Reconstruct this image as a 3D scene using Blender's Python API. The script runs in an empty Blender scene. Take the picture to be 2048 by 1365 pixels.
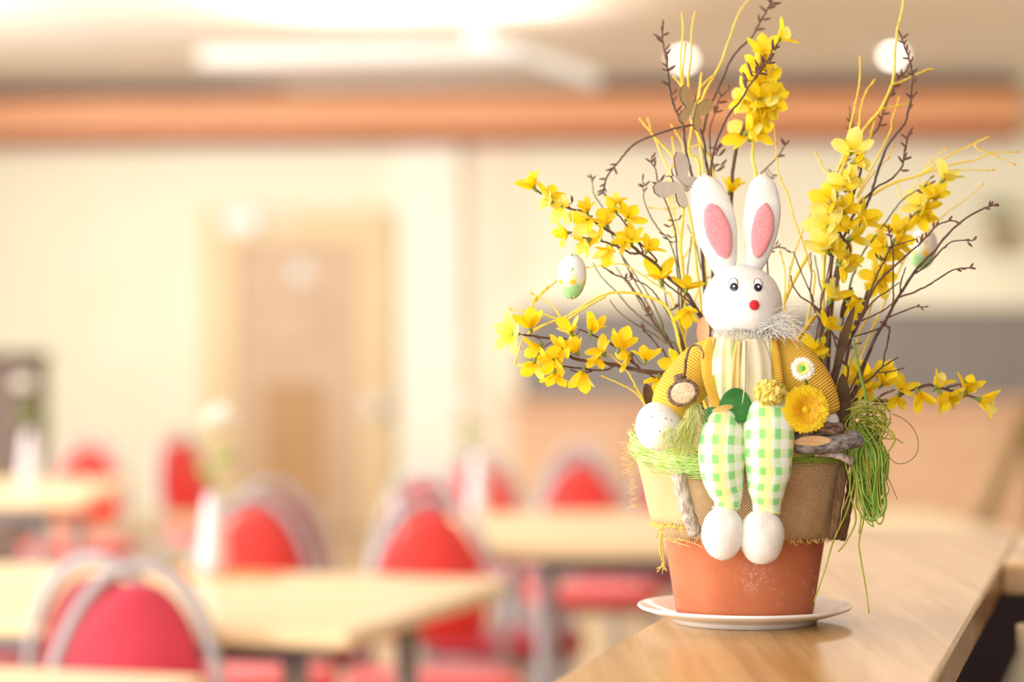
import bpy, math, random
from mathutils import Vector, Matrix, noise
random.seed(7)
R = math.radians
sc = bpy.context.scene
col = sc.collection

# ------------------------------------------------------------------ camera
CAMZ = 1.25
FPX = 2048 * 85 / 36.0
D0 = 2.15
cam_d = bpy.data.cameras.new('camera')
cam = bpy.data.objects.new('camera', cam_d); col.objects.link(cam)
cam_d.lens = 85; cam_d.sensor_width = 36; cam_d.clip_start = .05; cam_d.clip_end = 200
cam.location = (0, 0, CAMZ); cam.rotation_euler = (R(90), 0, 0)
cam_d.dof.use_dof = True; cam_d.dof.focus_distance = 2.075; cam_d.dof.aperture_fstop = 2.45
cam_d.dof.aperture_blades = 0
sc.camera = cam

# ------------------------------------------------------------------ world, lights, exposure
w = bpy.data.worlds.new('world'); sc.world = w; w.use_nodes = True
bg = w.node_tree.nodes['Background']
bg.inputs[0].default_value = (.85, .93, 1, 1); bg.inputs[1].default_value = 1.0
sc.view_settings.view_transform = 'Standard'; sc.view_settings.look = 'None'
sc.view_settings.gamma = 1; sc.view_settings.use_curve_mapping = False
sc.view_settings.exposure = 0.06
sc.cycles.max_bounces = 5; sc.cycles.diffuse_bounces = 4; sc.cycles.glossy_bounces = 2; sc.cycles.transmission_bounces = 3; sc.cycles.transparent_max_bounces = 4
sc.cycles.caustics_reflective = False; sc.cycles.caustics_refractive = False

def area(name, loc, rot, sx, sy, power, color=(1, 1, 1)):
    l = bpy.data.lights.new(name, 'AREA'); l.shape = 'RECTANGLE'; l.size = sx; l.size_y = sy
    l.energy = power; l.color = color
    o = bpy.data.objects.new(name, l); col.objects.link(o); o.location = loc; o.rotation_euler = rot
    return o
DAY = (.93, .975, 1)
WIN_Y = [(-1.2, 1.6), (2.4, 5.2), (6.2, 9.0), (10.0, 12.8)]       # window openings along the left wall
WIN_P = [195, 190, 205, 262]
for (a, b), p in zip(WIN_Y, WIN_P):
    area('window_daylight', (-4.88, (a + b) / 2, 1.75), (0, R(-90), 0), 1.6, b - a - .1, p, DAY)
area('rear_window_daylight', (-1.6, -2.88, 1.75), (R(90), 0, 0), 3.6, 1.6, 125, DAY)

# ------------------------------------------------------------------ helpers
def px(x, y, d=D0):
    return Vector(((x - 1024) * d / FPX, d, CAMZ - (y - 682.5) * d / FPX))
S0 = D0 / FPX
WLOC = {}
def mesh_of(name, verts, faces, uvs=None, smooth=True):
    m = bpy.data.meshes.new(name)
    m.from_pydata([tuple(v) for v in verts], [], faces)
    if smooth:
        m.polygons.foreach_set('use_smooth', [True] * len(m.polygons))
    if uvs:
        ul = m.uv_layers.new(name='UVMap')
        for li, l in enumerate(m.loops):
            ul.data[li].uv = uvs[l.vertex_index]
    m.update()
    return m
def tag(o, label=None, cat=None, group=None, kind=None):
    if label: o['label'] = label
    if cat: o['category'] = cat
    if group: o['group'] = group
    if kind: o['kind'] = kind
    return o
def empty(name, loc, label=None, cat=None, group=None, kind=None):
    o = bpy.data.objects.new(name, None); col.objects.link(o); o.location = loc
    o.empty_display_size = .05
    WLOC[o] = Vector(loc)
    return tag(o, label, cat, group, kind)
def link(name, m, mat, parent=None, loc=None, mw=None):
    """object from mesh data; loc = world translation, mw = world matrix"""
    o = bpy.data.objects.new(name, m); col.objects.link(o)
    if mat is not None and not m.materials: m.materials.append(mat)
    M = mw if mw is not None else Matrix.Translation(loc or (0, 0, 0))
    WLOC[o] = M.to_translation()
    if parent is not None:
        o.parent = parent
        pm = parent.get('_m')
        o.matrix_basis = PM(parent).inverted() @ M
    else:
        o.matrix_basis = M
    PMATS[o] = M
    return o
PMATS = {}
def PM(o):
    return PMATS.get(o) or Matrix.Translation(WLOC[o])
def mk(name, verts, faces, mat, parent=None, uvs=None, smooth=True, origin=None):
    """verts in world space"""
    vs = [Vector(v) for v in verts]
    if origin is None:
        n = len(vs); origin = Vector((sum(v.x for v in vs) / n, sum(v.y for v in vs) / n, min(v.z for v in vs)))
    else: origin = Vector(origin)
    if parent is not None and parent in PMATS and PMATS[parent].to_3x3() != Matrix.Identity(3):
        pass
    m = mesh_of(name, [v - origin for v in vs], faces, uvs, smooth)
    return link(name, m, mat, parent, origin)

class MB:
    def __init__(s): s.v = []; s.f = []; s.uv = []
    def add(s, v, f, uv=None):
        b = len(s.v); s.v += [Vector(q) for q in v]; s.f += [tuple(i + b for i in q) for q in f]
        s.uv += uv if uv else [(0, 0)] * len(v)
        return s
    def box(s, x0, x1, y0, y1, z0, z1):
        v = [(x0,y0,z0),(x1,y0,z0),(x1,y1,z0),(x0,y1,z0),(x0,y0,z1),(x1,y0,z1),(x1,y1,z1),(x0,y1,z1)]
        return s.add(v, [(0,3,2,1),(4,5,6,7),(0,1,5,4),(1,2,6,5),(2,3,7,6),(3,0,4,7)])
    def bbox(s, x0, x1, y0, y1, z0, z1, b=.004):
        """box with chamfered vertical and top edges"""
        p = lambda i: [(x0+i, y0), (x1-i, y0), (x1, y0+i), (x1, y1-i), (x1-i, y1), (x0+i, y1), (x0, y1-i), (x0, y0+i)]
        rings = []
        q = p(b)
        cx, cy = (x0+x1)/2, (y0+y1)/2
        sh = lambda pts, k: [(x + (b*k if x < cx else -b*k), y + (b*k if y < cy else -b*k)) for x, y in pts]
        rings = [(sh(q, 1), z0), (q, z0+b), (q, z1-b), (sh(q, 1), z1)]
        v = [(x, y, z) for pts, z in rings for x, y in pts]
        f = [tuple(range(7, -1, -1)), tuple(range(24, 32))]
        for r in range(3):
            for i in range(8):
                j = (i+1) % 8
                f.append((r*8+i, r*8+j, (r+1)*8+j, (r+1)*8+i))
        return s.add(v, f)
    def xf(s, M):
        s.v = [M @ q for q in s.v]; return s
    def build(s, name, mat, parent=None, smooth=False, origin=None):
        return mk(name, s.v, s.f, mat, parent, s.uv, smooth, origin)

def catmull(P, n=5):
    P = [Vector(p) for p in P]
    if len(P) < 3: return [P[0].lerp(P[-1], i / (n*2)) for i in range(n*2+1)]
    out = []
    Q = [P[0]*2 - P[1]] + P + [P[-1]*2 - P[-2]]
    for i in range(1, len(Q) - 2):
        a, b, c, d = Q[i-1], Q[i], Q[i+1], Q[i+2]
        for k in range(n):
            t = k / n
            out.append(.5 * ((2*b) + (c-a)*t + (2*a-5*b+4*c-d)*t*t + (3*b-a-3*c+d)*t**3))
    out.append(P[-1])
    return out
def tube(P, r0, r1=None, sides=6, rfun=None, bump=0.0):
    """tapered tube along P with closed ends -> verts, faces, uvs"""
    P = [Vector(p) for p in P]
    r1 = r0 if r1 is None else r1
    n = len(P); v = []; f = []; uv = []
    t = (P[1]-P[0]).normalized()
    a = t.orthogonal().normalized()
    L = 0
    for i in range(n):
        if i: L += (P[i]-P[i-1]).length
        tt = (P[min(i+1, n-1)] - P[max(i-1, 0)])
        if tt.length < 1e-9: tt = t.copy()
        tt.normalize()
        a = (a - tt * a.dot(tt))
        if a.length < 1e-6: a = tt.orthogonal()
        a.normalize(); b = tt.cross(a)
        k = i / (n-1)
        r = rfun(k) if rfun else r0 + (r1-r0)*k
        if bump: r *= 1 + bump*random.uniform(-1, 1)
        for s in range(sides):
            an = 2*math.pi*s/sides
            v.append(P[i] + a*(math.cos(an)*r) + b*(math.sin(an)*r)); uv.append((s/sides, L))
    for i in range(n-1):
        for s in range(sides):
            q = (s+1) % sides
            f.append((i*sides+s, i*sides+q, (i+1)*sides+q, (i+1)*sides+s))
    f.append(tuple(range(sides-1, -1, -1))); f.append(tuple(range((n-1)*sides, n*sides)))
    return v, f, uv
def loft(rings, cap=True):
    """rings: list of lists of points (same count) -> verts, faces, uvs(u around in m, v along in m)"""
    n = len(rings[0]); v = []; f = []; uv = []
    L = 0; cprev = None
    for r in rings:
        r = [Vector(p) for p in r]
        c = sum(r, Vector()) / n
        if cprev is not None: L += (c-cprev).length
        cprev = c
        tot = sum((r[i]-r[(i+1) % n]).length for i in range(n)); acc = -tot/2
        for i, p in enumerate(r):
            v.append(p); uv.append((acc, L)); acc += (r[i]-r[(i+1) % n]).length
    for k in range(len(rings)-1):
        for i in range(n):
            j = (i+1) % n
            f.append((k*n+i, k*n+j, (k+1)*n+j, (k+1)*n+i))
    if cap:
        f.append(tuple(range(n-1, -1, -1))); f.append(tuple(range((len(rings)-1)*n, len(rings)*n)))
    return v, f, uv
def smooth_rings(specs, n=4):
    """catmull interpolation of tuples of floats"""
    out = []
    Q = [tuple(2*a-b for a, b in zip(specs[0], specs[1]))] + list(specs) + [tuple(2*a-b for a, b in zip(specs[-1], specs[-2]))]
    for i in range(1, len(Q)-2):
        for k in range(n):
            t = k/n
            out.append(tuple(.5*((2*b)+(c-a)*t+(2*a-5*b+4*c-d)*t*t+(3*b-a-3*c+d)*t**3) for a, b, c, d in zip(Q[i-1], Q[i], Q[i+1], Q[i+2])))
    out.append(tuple(specs[-1]))
    return out
def px_loft(specs, seg=24, n=4, wob=0.0):
    """specs (x,y,d,rx,ry) in px + depth: ring horizontal-ish, oriented across spine; the seam at the back"""
    sp = smooth_rings(specs, n)
    rings = []
    C = [px(s[0], s[1], s[2]) for s in sp]
    for i, s in enumerate(sp):
        t = (C[min(i+1, len(C)-1)] - C[max(i-1, 0)]).normalized()
        ydir = Vector((0, 1, 0)); ydir = (ydir - t*ydir.dot(t))
        if ydir.length < .3: ydir = Vector((0, .3, 1)); ydir = ydir - t*ydir.dot(t)
        ydir.normalize(); xdir = t.cross(ydir)
        sc_ = s[2]/FPX
        rx, ry = max(s[3], .5)*sc_, max(s[4], .5)*sc_
        ring = []
        for k in range(seg):
            an = 2*math.pi*k/seg
            p = C[i] + xdir*(math.sin(an)*rx) + ydir*(math.cos(an)*ry)
            if wob: p += (p-C[i]).normalized()*wob*noise.noise(p*60)
            ring.append(p)
        rings.append(ring)
    return loft(rings)
def blob(c, rx, ry, rz, bumps=(), seg=28, ring=18, nz=0, nscale=60, egg=0):
    """ellipsoid, bumps = (direction, amount, width) ; egg>0 narrows the lower end"""
    v = []; f = []; uv = []
    B = [(Vector(d).normalized(), a, wd) for d, a, wd in bumps]
    for i in range(ring+1):
        th = math.pi*i/ring
        for j in range(seg):
            ph = 2*math.pi*j/seg
            d = Vector((math.sin(th)*math.cos(ph), math.sin(th)*math.sin(ph), math.cos(th)))
            k = 1
            for bd, a, wd in B:
                k += a*math.exp(-(d.angle(bd)/wd)**2)
            e = 1 - egg*d.z*.5
            p = Vector((d.x*rx*k*e, d.y*ry*k*e, d.z*rz*k))
            if nz: p += d*nz*noise.noise((Vector(c)+p)*nscale)
            v.append(Vector(c)+p); uv.append((j/seg, 1-i/ring))
    for i in range(ring):
        for j in range(seg):
            q = (j+1) % seg
            a, b, c2, d2 = i*seg+j, (i+1)*seg+j, (i+1)*seg+q, i*seg+q
            f.append((a, b, c2, d2))
    return v, f, uv
def lathe(prof, cx, cy, seg=64):
    v = []; f = []; uv = []
    L = 0
    for i, (r, z) in enumerate(prof):
        if i: L += math.hypot(r-prof[i-1][0], z-prof[i-1][1])
        for j in range(seg):
            an = 2*math.pi*j/seg + math.pi/2
            v.append((cx+r*math.cos(an), cy+r*math.sin(an), z)); uv.append((j/seg, L))
    for i in range(len(prof)-1):
        for j in range(seg):
            q = (j+1) % seg
            f.append((i*seg+j, i*seg+q, (i+1)*seg+q, (i+1)*seg+j))
    f.append(tuple(range(seg-1, -1, -1))); f.append(tuple(range((len(prof)-1)*seg, len(prof)*seg)))
    return v, f, uv

# ------------------------------------------------------------------ materials
def srgb(r, g, b):
    l = lambda c: c/12.92 if c <= .04045 else ((c+.055)/1.055)**2.4
    return (l(r/255), l(g/255), l(b/255), 1)
MATS = {}
def mat(name, c1, c2=None, rough=.6, scale=40, stretch=(1, 1, 1), bump=0, bscale=None, metallic=0, sheen=0, trans=0, coords='Object',
        detail=4, spec=None, lo=.35, hi=.65, sss=0):
    m = bpy.data.materials.new(name); m.use_nodes = True
    nt = m.node_tree; nd = nt.nodes; lk = nt.links
    b = nd['Principled BSDF']; out = nd['Material Output']
    b.inputs['Roughness'].default_value = rough; b.inputs['Metallic'].default_value = metallic
    if spec is not None: b.inputs['Specular IOR Level'].default_value = spec
    if sheen:
        b.inputs['Sheen Weight'].default_value = sheen
    if sss:
        b.inputs['Subsurface Weight'].default_value = sss; b.inputs['Subsurface Radius'].default_value = (.01, .008, .006); b.inputs['Subsurface Scale'].default_value = .3
    tc = nd.new('ShaderNodeTexCoord'); mp = nd.new('ShaderNodeMapping'); mp.inputs['Scale'].default_value = stretch
    lk.new(tc.outputs[coords], mp.inputs[0])
    nz = nd.new('ShaderNodeTexNoise'); nz.inputs['Scale'].default_value = scale; nz.inputs['Detail'].default_value = detail
    lk.new(mp.outputs[0], nz.inputs['Vector'])
    cr = nd.new('ShaderNodeValToRGB')
    cr.color_ramp.elements[0].color = c1; cr.color_ramp.elements[1].color = c2 or c1
    cr.color_ramp.elements[0].position = lo; cr.color_ramp.elements[1].position = hi
    lk.new(nz.outputs['Fac'], cr.inputs[0]); lk.new(cr.outputs[0], b.inputs['Base Color'])
    if bump:
        n2 = nz
        if bscale:
            n2 = nd.new('ShaderNodeTexNoise'); n2.inputs['Scale'].default_value = bscale; n2.inputs['Detail'].default_value = 3
            lk.new(mp.outputs[0], n2.inputs['Vector'])
        bp = nd.new('ShaderNodeBump'); bp.inputs['Strength'].default_value = bump; bp.inputs['Distance'].default_value = .002
        lk.new(n2.outputs['Fac'], bp.inputs['Height']); lk.new(bp.outputs[0], b.inputs['Normal'])
    if trans:
        t = nd.new('ShaderNodeBsdfTranslucent'); mx = nd.new('ShaderNodeMixShader'); mx.inputs[0].default_value = trans
        lk.new(cr.outputs[0], t.inputs['Color']); lk.new(b.outputs[0], mx.inputs[1]); lk.new(t.outputs[0], mx.inputs[2])
        lk.new(mx.outputs[0], out.inputs['Surface'])
    m['ramp'] = cr.name
    MATS[name] = m
    return m
def nodes(m): return m.node_tree.nodes, m.node_tree.links
def math_n(nt, op, a, b=None, val=None):
    n = nt.nodes.new('ShaderNodeMath'); n.operation = op
    nt.links.new(a, n.inputs[0])
    if b is not None: nt.links.new(b, n.inputs[1])
    elif val is not None: n.inputs[1].default_value = val
    return n.outputs[0]
def mixc(nt, fac, c1, c2):
    n = nt.nodes.new('ShaderNodeMix'); n.data_type = 'RGBA'
    if isinstance(fac, float): n.inputs[0].default_value = fac
    else: nt.links.new(fac, n.inputs[0])
    for c, i in ((c1, 6), (c2, 7)):
        if isinstance(c, tuple): n.inputs[i].default_value = c
        else: nt.links.new(c, n.inputs[i])
    return n.outputs[2]
def emit(name, color, strength):
    m = bpy.data.materials.new(name); m.use_nodes = True
    b = m.node_tree.nodes['Principled BSDF']
    b.inputs['Base Color'].default_value = color
    b.inputs['Emission Color'].default_value = color; b.inputs['Emission Strength'].default_value = strength
    return m
def stripes_uv(nt, axis, period, duty=.5, soft=.06, offset=0):
    """0/1 stripes along a uv axis"""
    uv = nt.nodes.new('ShaderNodeUVMap'); sp = nt.nodes.new('ShaderNodeSeparateXYZ'); nt.links.new(uv.outputs[0], sp.inputs[0])
    a = math_n(nt, 'ADD', sp.outputs[axis], val=offset)
    a = math_n(nt, 'DIVIDE', a, val=period); a = math_n(nt, 'FRACT', a)
    a = math_n(nt, 'SUBTRACT', a, val=.5); a = math_n(nt, 'ABSOLUTE', a)
    mr = nt.nodes.new('ShaderNodeMapRange'); nt.links.new(a, mr.inputs[0])
    mr.inputs[1].default_value = duty/2-soft/2; mr.inputs[2].default_value = duty/2+soft/2; mr.inputs[3].default_value = 1; mr.inputs[4].default_value = 0
    return mr.outputs[0]

m_wall = mat('cream_plaster', srgb(239, 235, 212), srgb(242, 238, 218), .9, 3)
m_wallp = mat('pinkish_plaster', srgb(242, 229, 208), srgb(244, 232, 213), .9, 3)
m_pil = mat('white_plaster', srgb(248, 243, 230), srgb(250, 246, 234), .9, 3)
m_ceil = mat('ceiling_paint', srgb(226, 214, 202), srgb(230, 219, 208), .95, 2)
m_floor = mat('floor_vinyl', srgb(196, 172, 138), srgb(208, 184, 150), .45, 6)
m_beamw = mat('orange_wood', srgb(224, 156, 110), srgb(232, 168, 124), .5, 5, (.2, 4, 4))
m_beamshade = mat('cornice_recess_shade', srgb(94, 46, 22), srgb(106, 54, 28), .5, 5, (.2, 4, 4))  # recess shadow above the fascia, painted as dark brown
m_beamr = mat('red_brown_wood', srgb(144, 70, 34), srgb(156, 78, 40), .5, 5, (.2, 4, 4))
m_doorframe = mat('door_frame_wood', srgb(222, 196, 152), srgb(228, 203, 160), .5, 5, (3, 3, .3))
m_door = mat('door_wood', srgb(208, 178, 148), srgb(202, 170, 138), .5, 4, (3, 3, .3))
m_panel = mat('door_lower_panel', srgb(184, 142, 94), srgb(192, 150, 102), .5, 4, (3, 3, .3))
m_white = mat('white_gloss', srgb(240, 236, 232), srgb(244, 240, 236), .35, 10)
m_metal = mat('silver_tube', srgb(168, 164, 168), srgb(178, 174, 178), .6, 20, metallic=.3)
m_dgmetal = mat('grey_metal', srgb(120, 120, 134), srgb(130, 130, 142), .4, 20, metallic=.5)
m_shutter = mat('grey_shutter_paint', srgb(136, 130, 128), srgb(144, 138, 134), .6, 8)
m_peachwood = mat('peach_wood', srgb(228, 184, 148), srgb(234, 194, 160), .5, 4, (.3, 3, 3))
m_beech = mat('beech_laminate', srgb(234, 208, 164), srgb(240, 216, 174), .3, 4, (.4, 4, 4))
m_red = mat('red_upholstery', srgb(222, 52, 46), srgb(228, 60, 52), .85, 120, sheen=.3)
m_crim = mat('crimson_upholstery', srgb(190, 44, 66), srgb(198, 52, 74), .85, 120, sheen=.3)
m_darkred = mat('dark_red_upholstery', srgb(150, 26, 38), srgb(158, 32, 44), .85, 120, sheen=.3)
m_cab = mat('dark_brown_cabinet', srgb(84, 66, 56), srgb(96, 74, 62), .5, 4, (3, 3, .3))
m_orange = mat('orange_napkin', srgb(248, 150, 86), srgb(250, 160, 96), .9, 60)
m_ceramic = mat('white_ceramic', srgb(244, 240, 238), srgb(246, 242, 240), .15, 10)
m_vase = mat('vase_glaze', srgb(214, 206, 210), srgb(218, 210, 214), .3, 10)
m_stem = mat('green_stem', srgb(120, 160, 60), srgb(140, 176, 76), .6, 60)
m_whitepetal = mat('white_petal', srgb(250, 248, 240), srgb(252, 250, 246), .7, 60, trans=.3)
m_peachpetal = mat('peach_petal', srgb(250, 206, 150), srgb(252, 216, 166), .7, 60, trans=.3)
m_olive = mat('olive_leaf', srgb(126, 132, 60), srgb(146, 150, 76), .6, 40)
m_wicker = mat('wicker_brown', srgb(140, 112, 70), srgb(158, 128, 84), .7, 60)
m_maho = mat('mahogany_dark', srgb(72, 26, 12), srgb(88, 34, 16), .4, 5, (3, 3, .4))
m_creamware = mat('cream_ware', srgb(238, 222, 190), srgb(242, 228, 198), .25, 10)
m_glass = bpy.data.materials.new('window_glass'); m_glass.use_nodes = True
_n, _l = nodes(m_glass)
_t = _n.new('ShaderNodeBsdfTransparent'); _g = _n.new('ShaderNodeBsdfGlossy'); _g.inputs['Roughness'].default_value = .02
_mx = _n.new('ShaderNodeMixShader'); _mx.inputs[0].default_value = .06
_l.new(_t.outputs[0], _mx.inputs[1]); _l.new(_g.outputs[0], _mx.inputs[2]); _l.new(_mx.outputs[0], _n['Material Output'].inputs['Surface'])

# ------------------------------------------------------------------ room shell
WALL_ANG = R(-5)          # far wall turned a little: its right end is nearer
def wallp(pxx, z, off=0.0):
    """point on the far wall under image column pxx (off metres in front of it)"""
    k = (pxx-1024)/FPX
    d = (16.0-off)/(1 - k*math.tan(WALL_ANG))
    return Vector((k*d, d, z))
def zat(y, d): return CAMZ - (y-682.5)*d/FPX
MW = Matrix.Translation((0, 16.0, 0)) @ Matrix.Rotation(WALL_ANG, 4, 'Z')
def wx(pxx, off=0.0):  # local x on the far wall for image column
    p = wallp(pxx, 0, off); return (MW.inverted() @ p).x
XL, XR, YB = -5.0, 5.0, -3.0
CEIL = 3.0
b = MB().box(XL-.2, XR+.2, YB-.2, 16.9, -.1, 0); tag(b.build('floor', m_floor), 'light tan floor under the tables', kind='structure')
b = MB().box(XL-.2, XR+.2, YB-.2, 16.9, CEIL, CEIL+.1); tag(b.build('ceiling', m_ceil), 'pale beige ceiling above the hall', kind='structure')
b = MB().box(-6, 6, 0, .2, 0, CEIL).xf(MW); o_wall = b.build('wall_back', m_wall); tag(o_wall, 'cream far wall behind the tables', kind='structure')
# left wall with window openings
b = MB()
ys = [YB] + [q for ab in WIN_Y for q in ab] + [16.9]
for i in range(0, len(ys), 2): b.box(XL-.2, XL, ys[i], ys[i+1], 0, CEIL)
for a, c in WIN_Y:
    b.box(XL-.2, XL, a, c, 0, .9); b.box(XL-.2, XL, a, c, 2.6, CEIL)
tag(b.build('wall_left', m_wall), 'cream side wall with large windows', kind='structure')
b = MB().box(XR, XR+.2, YB, 16.9, 0, CEIL); tag(b.build('wall_right', m_wall), 'cream side wall beyond the bar', kind='structure')
b = MB(); b.box(XL, -3.5, YB-.2, YB, 0, CEIL); b.box(.3, XR, YB-.2, YB, 0, CEIL); b.box(-3.5, .3, YB-.2, YB, 0, .9); b.box(-3.5, .3, YB-.2, YB, 2.6, CEIL)
tag(b.build('wall_rear', m_wall), 'cream wall behind the viewer', kind='structure')
def window(n, P0, along, width, lab):
    """frame, mullions and panes in an opening; P0 = lower start corner, along = unit vector"""
    o = empty('window_%d' % n, P0, kind='structure'); o['label'] = lab
    M = Matrix.Translation(P0) @ Matrix.Rotation(math.atan2(along[1], along[0]), 4, 'Z')
    H = 1.7
    f = MB()
    f.box(0, width, -.03, .03, 0, .06); f.box(0, width, -.03, .03, H-.06, H); f.box(0, .06, -.03, .03, .06, H-.06); f.box(width-.06, width, -.03, .03, .06, H-.06)
    f.xf(M).build('window_frame', m_white, o)
    MB().box(width/2-.03, width/2+.03, -.028, .028, .06, H-.06).xf(M).build('mullion', m_white, o)
    for a, c in ((.06, width/2-.03), (width/2+.03, width-.06)):
        MB().box(a, c, -.004, .004, .06, H-.06).xf(M).build('pane', m_glass, o)
for i, (a, c) in enumerate(WIN_Y): window(i+1, (XL-.1, a, .9), (0, 1, 0), c-a, 'wide window in the side wall')
window(5, (-3.5, YB-.1, .9), (1, 0, 0), 3.8, 'wide window behind the viewer')

# wood cornice along the far wall
dw = 15.9
cx0, cx1 = wx(-300), wx(2040, .12)
o = empty('trim_1', MW @ Vector((0, -.1, 2.5)), kind='structure'); o['label'] = 'orange wooden cornice band below the ceiling'
zb, zt = zat(289, dw), zat(166, dw)
MB().bbox(cx0, cx1, -.20, -.001, zat(263, dw), zat(192, dw), .006).xf(MW).build('fascia_board', m_beamw, o)
MB().bbox(cx0, cx1, -.14, -.001, zat(191.5, dw), zt, .006).xf(MW).build('recess_shade_strip', m_beamshade, o)  # dark strip stands in for the recess shadow over the fascia
MB().bbox(cx0, cx1, -.16, -.001, zb, zat(263.5, dw), .006).xf(MW).build('lower_board', m_beamr, o)
# pilaster
MB().bbox(wx(800), wx(926), -.08, -.001, .001, zb-.002, .01).xf(MW).build('pilaster', m_pil)
tag(bpy.data.objects['pilaster'], 'bright white pilaster between the door and the grey shutter', kind='structure')
# baseboard
b = MB().box(wx(-300), wx(408), -.02, -.001, .001, .1).xf(MW); tag(b.build('baseboard_back', m_beech), kind='structure')
# door
d_o = empty('door_1', MW @ Vector((wx(600), -.1, 0)), kind='structure'); d_o['label'] = 'light wooden door with a pale frame in the far wall'
DT = zat(418, 15.9)
f = MB(); x0, x1 = wx(408), wx(782)
f.box(x0, x0+.24, -.08, -.001, .001, DT); f.box(x1-.2, x1, -.08, -.001, .001, DT); f.box(x0+.24, x1-.2, -.08, -.001, DT-.22, DT)
f.xf(MW).build('door_frame', m_doorframe, d_o)
lf = MB().box(x0+.245, x1-.205, -.055, -.002, .006, DT-.225).xf(MW).build('door_leaf', m_door, d_o)
MB().bbox(x0+.42, x1-.46, -.075, -.056, .12, zat(770, 15.9), .01).xf(MW).build('door_panel', m_panel, d_o)
MB().bbox(x0+.34, x1-.40, -.07, -.056, zat(700, 15.9), zat(600, 15.9), .01).xf(MW).build('door_panel', m_door, d_o)
cl = MB().bbox(wx(452), wx(530), -.16, -.081, zat(462, 15.8), zat(420, 15.8), .01).xf(MW).build('door_closer', m_white, d_o)
MB().box(wx(530), wx(600), -.13, -.11, zat(444, 15.8), zat(436, 15.8)).xf(MW).build('closer_arm', m_white, d_o)
MB().bbox(wx(585), wx(628), -.07, -.056, zat(563, 15.8), zat(520, 15.8), .006).xf(MW).build('door_plaque', m_whitepetal, d_o)
v, f_, uv = lathe([(.001, -.10), (.055, -.10), (.062, -.085), (.03, -.06), (.03, -.01), (.075, -.01), (.075, .008)], 0, 0, 20)
Mk = MW @ Matrix.Translation((wx(745, .2), -.082, zat(815, 15.8))) @ Matrix.Rotation(R(-90), 4, 'X')
mk('door_knob', [Mk @ Vector(q) for q in v], f_, m_white, d_o)

MB().box(1.75, 1.85, -2.9, 2.9, .002, 2.3).build('wall_light_blocker', m_maho); tag(bpy.data.objects['wall_light_blocker'], 'added unseen dark wooden wall that darkens the right side of the pot', kind='structure')  # dark wall added out of view to deepen the shade on the pot's right
# serving hatch with grey shutter, peach wooden front
h = empty('serving_hatch', MW @ Vector((wx(1700), -.2, 0)), 'long grey closed serving shutter above peach wooden panels', 'serving hatch')
HZ0, HZ1 = zat(797, 15.6), zat(616, 15.6)
hx0, hx1 = wx(1042, .3), wx(2250, .3)
f = MB().box(hx0-.04, hx1, -.30, -.001, HZ1, HZ1+.04); f.box(hx0-.04, hx0, -.30, -.001, HZ0, HZ1)
f.xf(MW).build('hatch_frame', m_wallp, h)
ns = 8
for i in range(ns):
    z0 = HZ0 + (HZ1-HZ0)*i/ns; z1 = HZ0 + (HZ1-HZ0)*(i+1)/ns
    MB().bbox(hx0+.001, hx1, -.27, -.235, z0+.002, z1-.002, .006).xf(MW).build('shutter_slat', m_shutter, h)
MB().box(hx0+.001, hx1, -.234, -.002, HZ0, HZ1).xf(MW).build('shutter_back', m_shutter, h)
MB().bbox(hx0-.12, hx1, -.46, -.001, HZ0-.05, HZ0-.002, .01).xf(MW).build('hatch_sill', m_peachwood, h)
npn = 5
for i in range(npn):
    a = hx0-.05 + (hx1-hx0+.05)*i/npn; c = hx0-.05 + (hx1-hx0+.05)*(i+1)/npn
    MB().bbox(a+.004, c-.004, -.34, -.002, .002, HZ0-.052, .012).xf(MW).build('front_panel', m_peachwood, h)

# pale wall field around the hatch
b = MB().box(wx(928), wx(1044), -.012, -.001, .002, zb-.004).xf(MW); tag(b.build('wall_panel', m_wallp), 'pinkish strip of wall beside the pilaster', kind='structure')

# dark cabinet at the far left
cb = empty('cabinet', px(0, 682, 12.5) * 1, 'dark brown cabinet at the picture\'s left edge behind the flower vase', 'cabinet')
cb.location.z = 0; WLOC[cb] = Vector(cb.location)
x1 = (58-1024)*12.3/FPX; x0 = x1-1.1; zt_ = zat(704, 12.3)
MB().bbox(x0, x1, 12.32, 12.8, .08, zt_-.04, .01).build('body', m_cab, cb)
MB().bbox(x0-.02, x1+.02, 12.28, 12.82, zt_-.039, zt_, .008).build('top_board', m_cab, cb)
MB().box(x0+.04, x1-.04, 12.36, 12.76, .001, .079).build('plinth', m_cab, cb)
for i in range(2):
    a = x0+.02+i*(x1-x0)/2; dd = MB().bbox(a, a+(x1-x0)/2-.04, 12.29, 12.318, .12, zt_-.08, .008).build('door', m_cab, cb)
    v, f_, uv = blob((a+.06+.40*(1-i), 12.275, .75), .016, .014, .016, seg=12, ring=8); mk('knob', v, f_, m_metal, dd)

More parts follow.
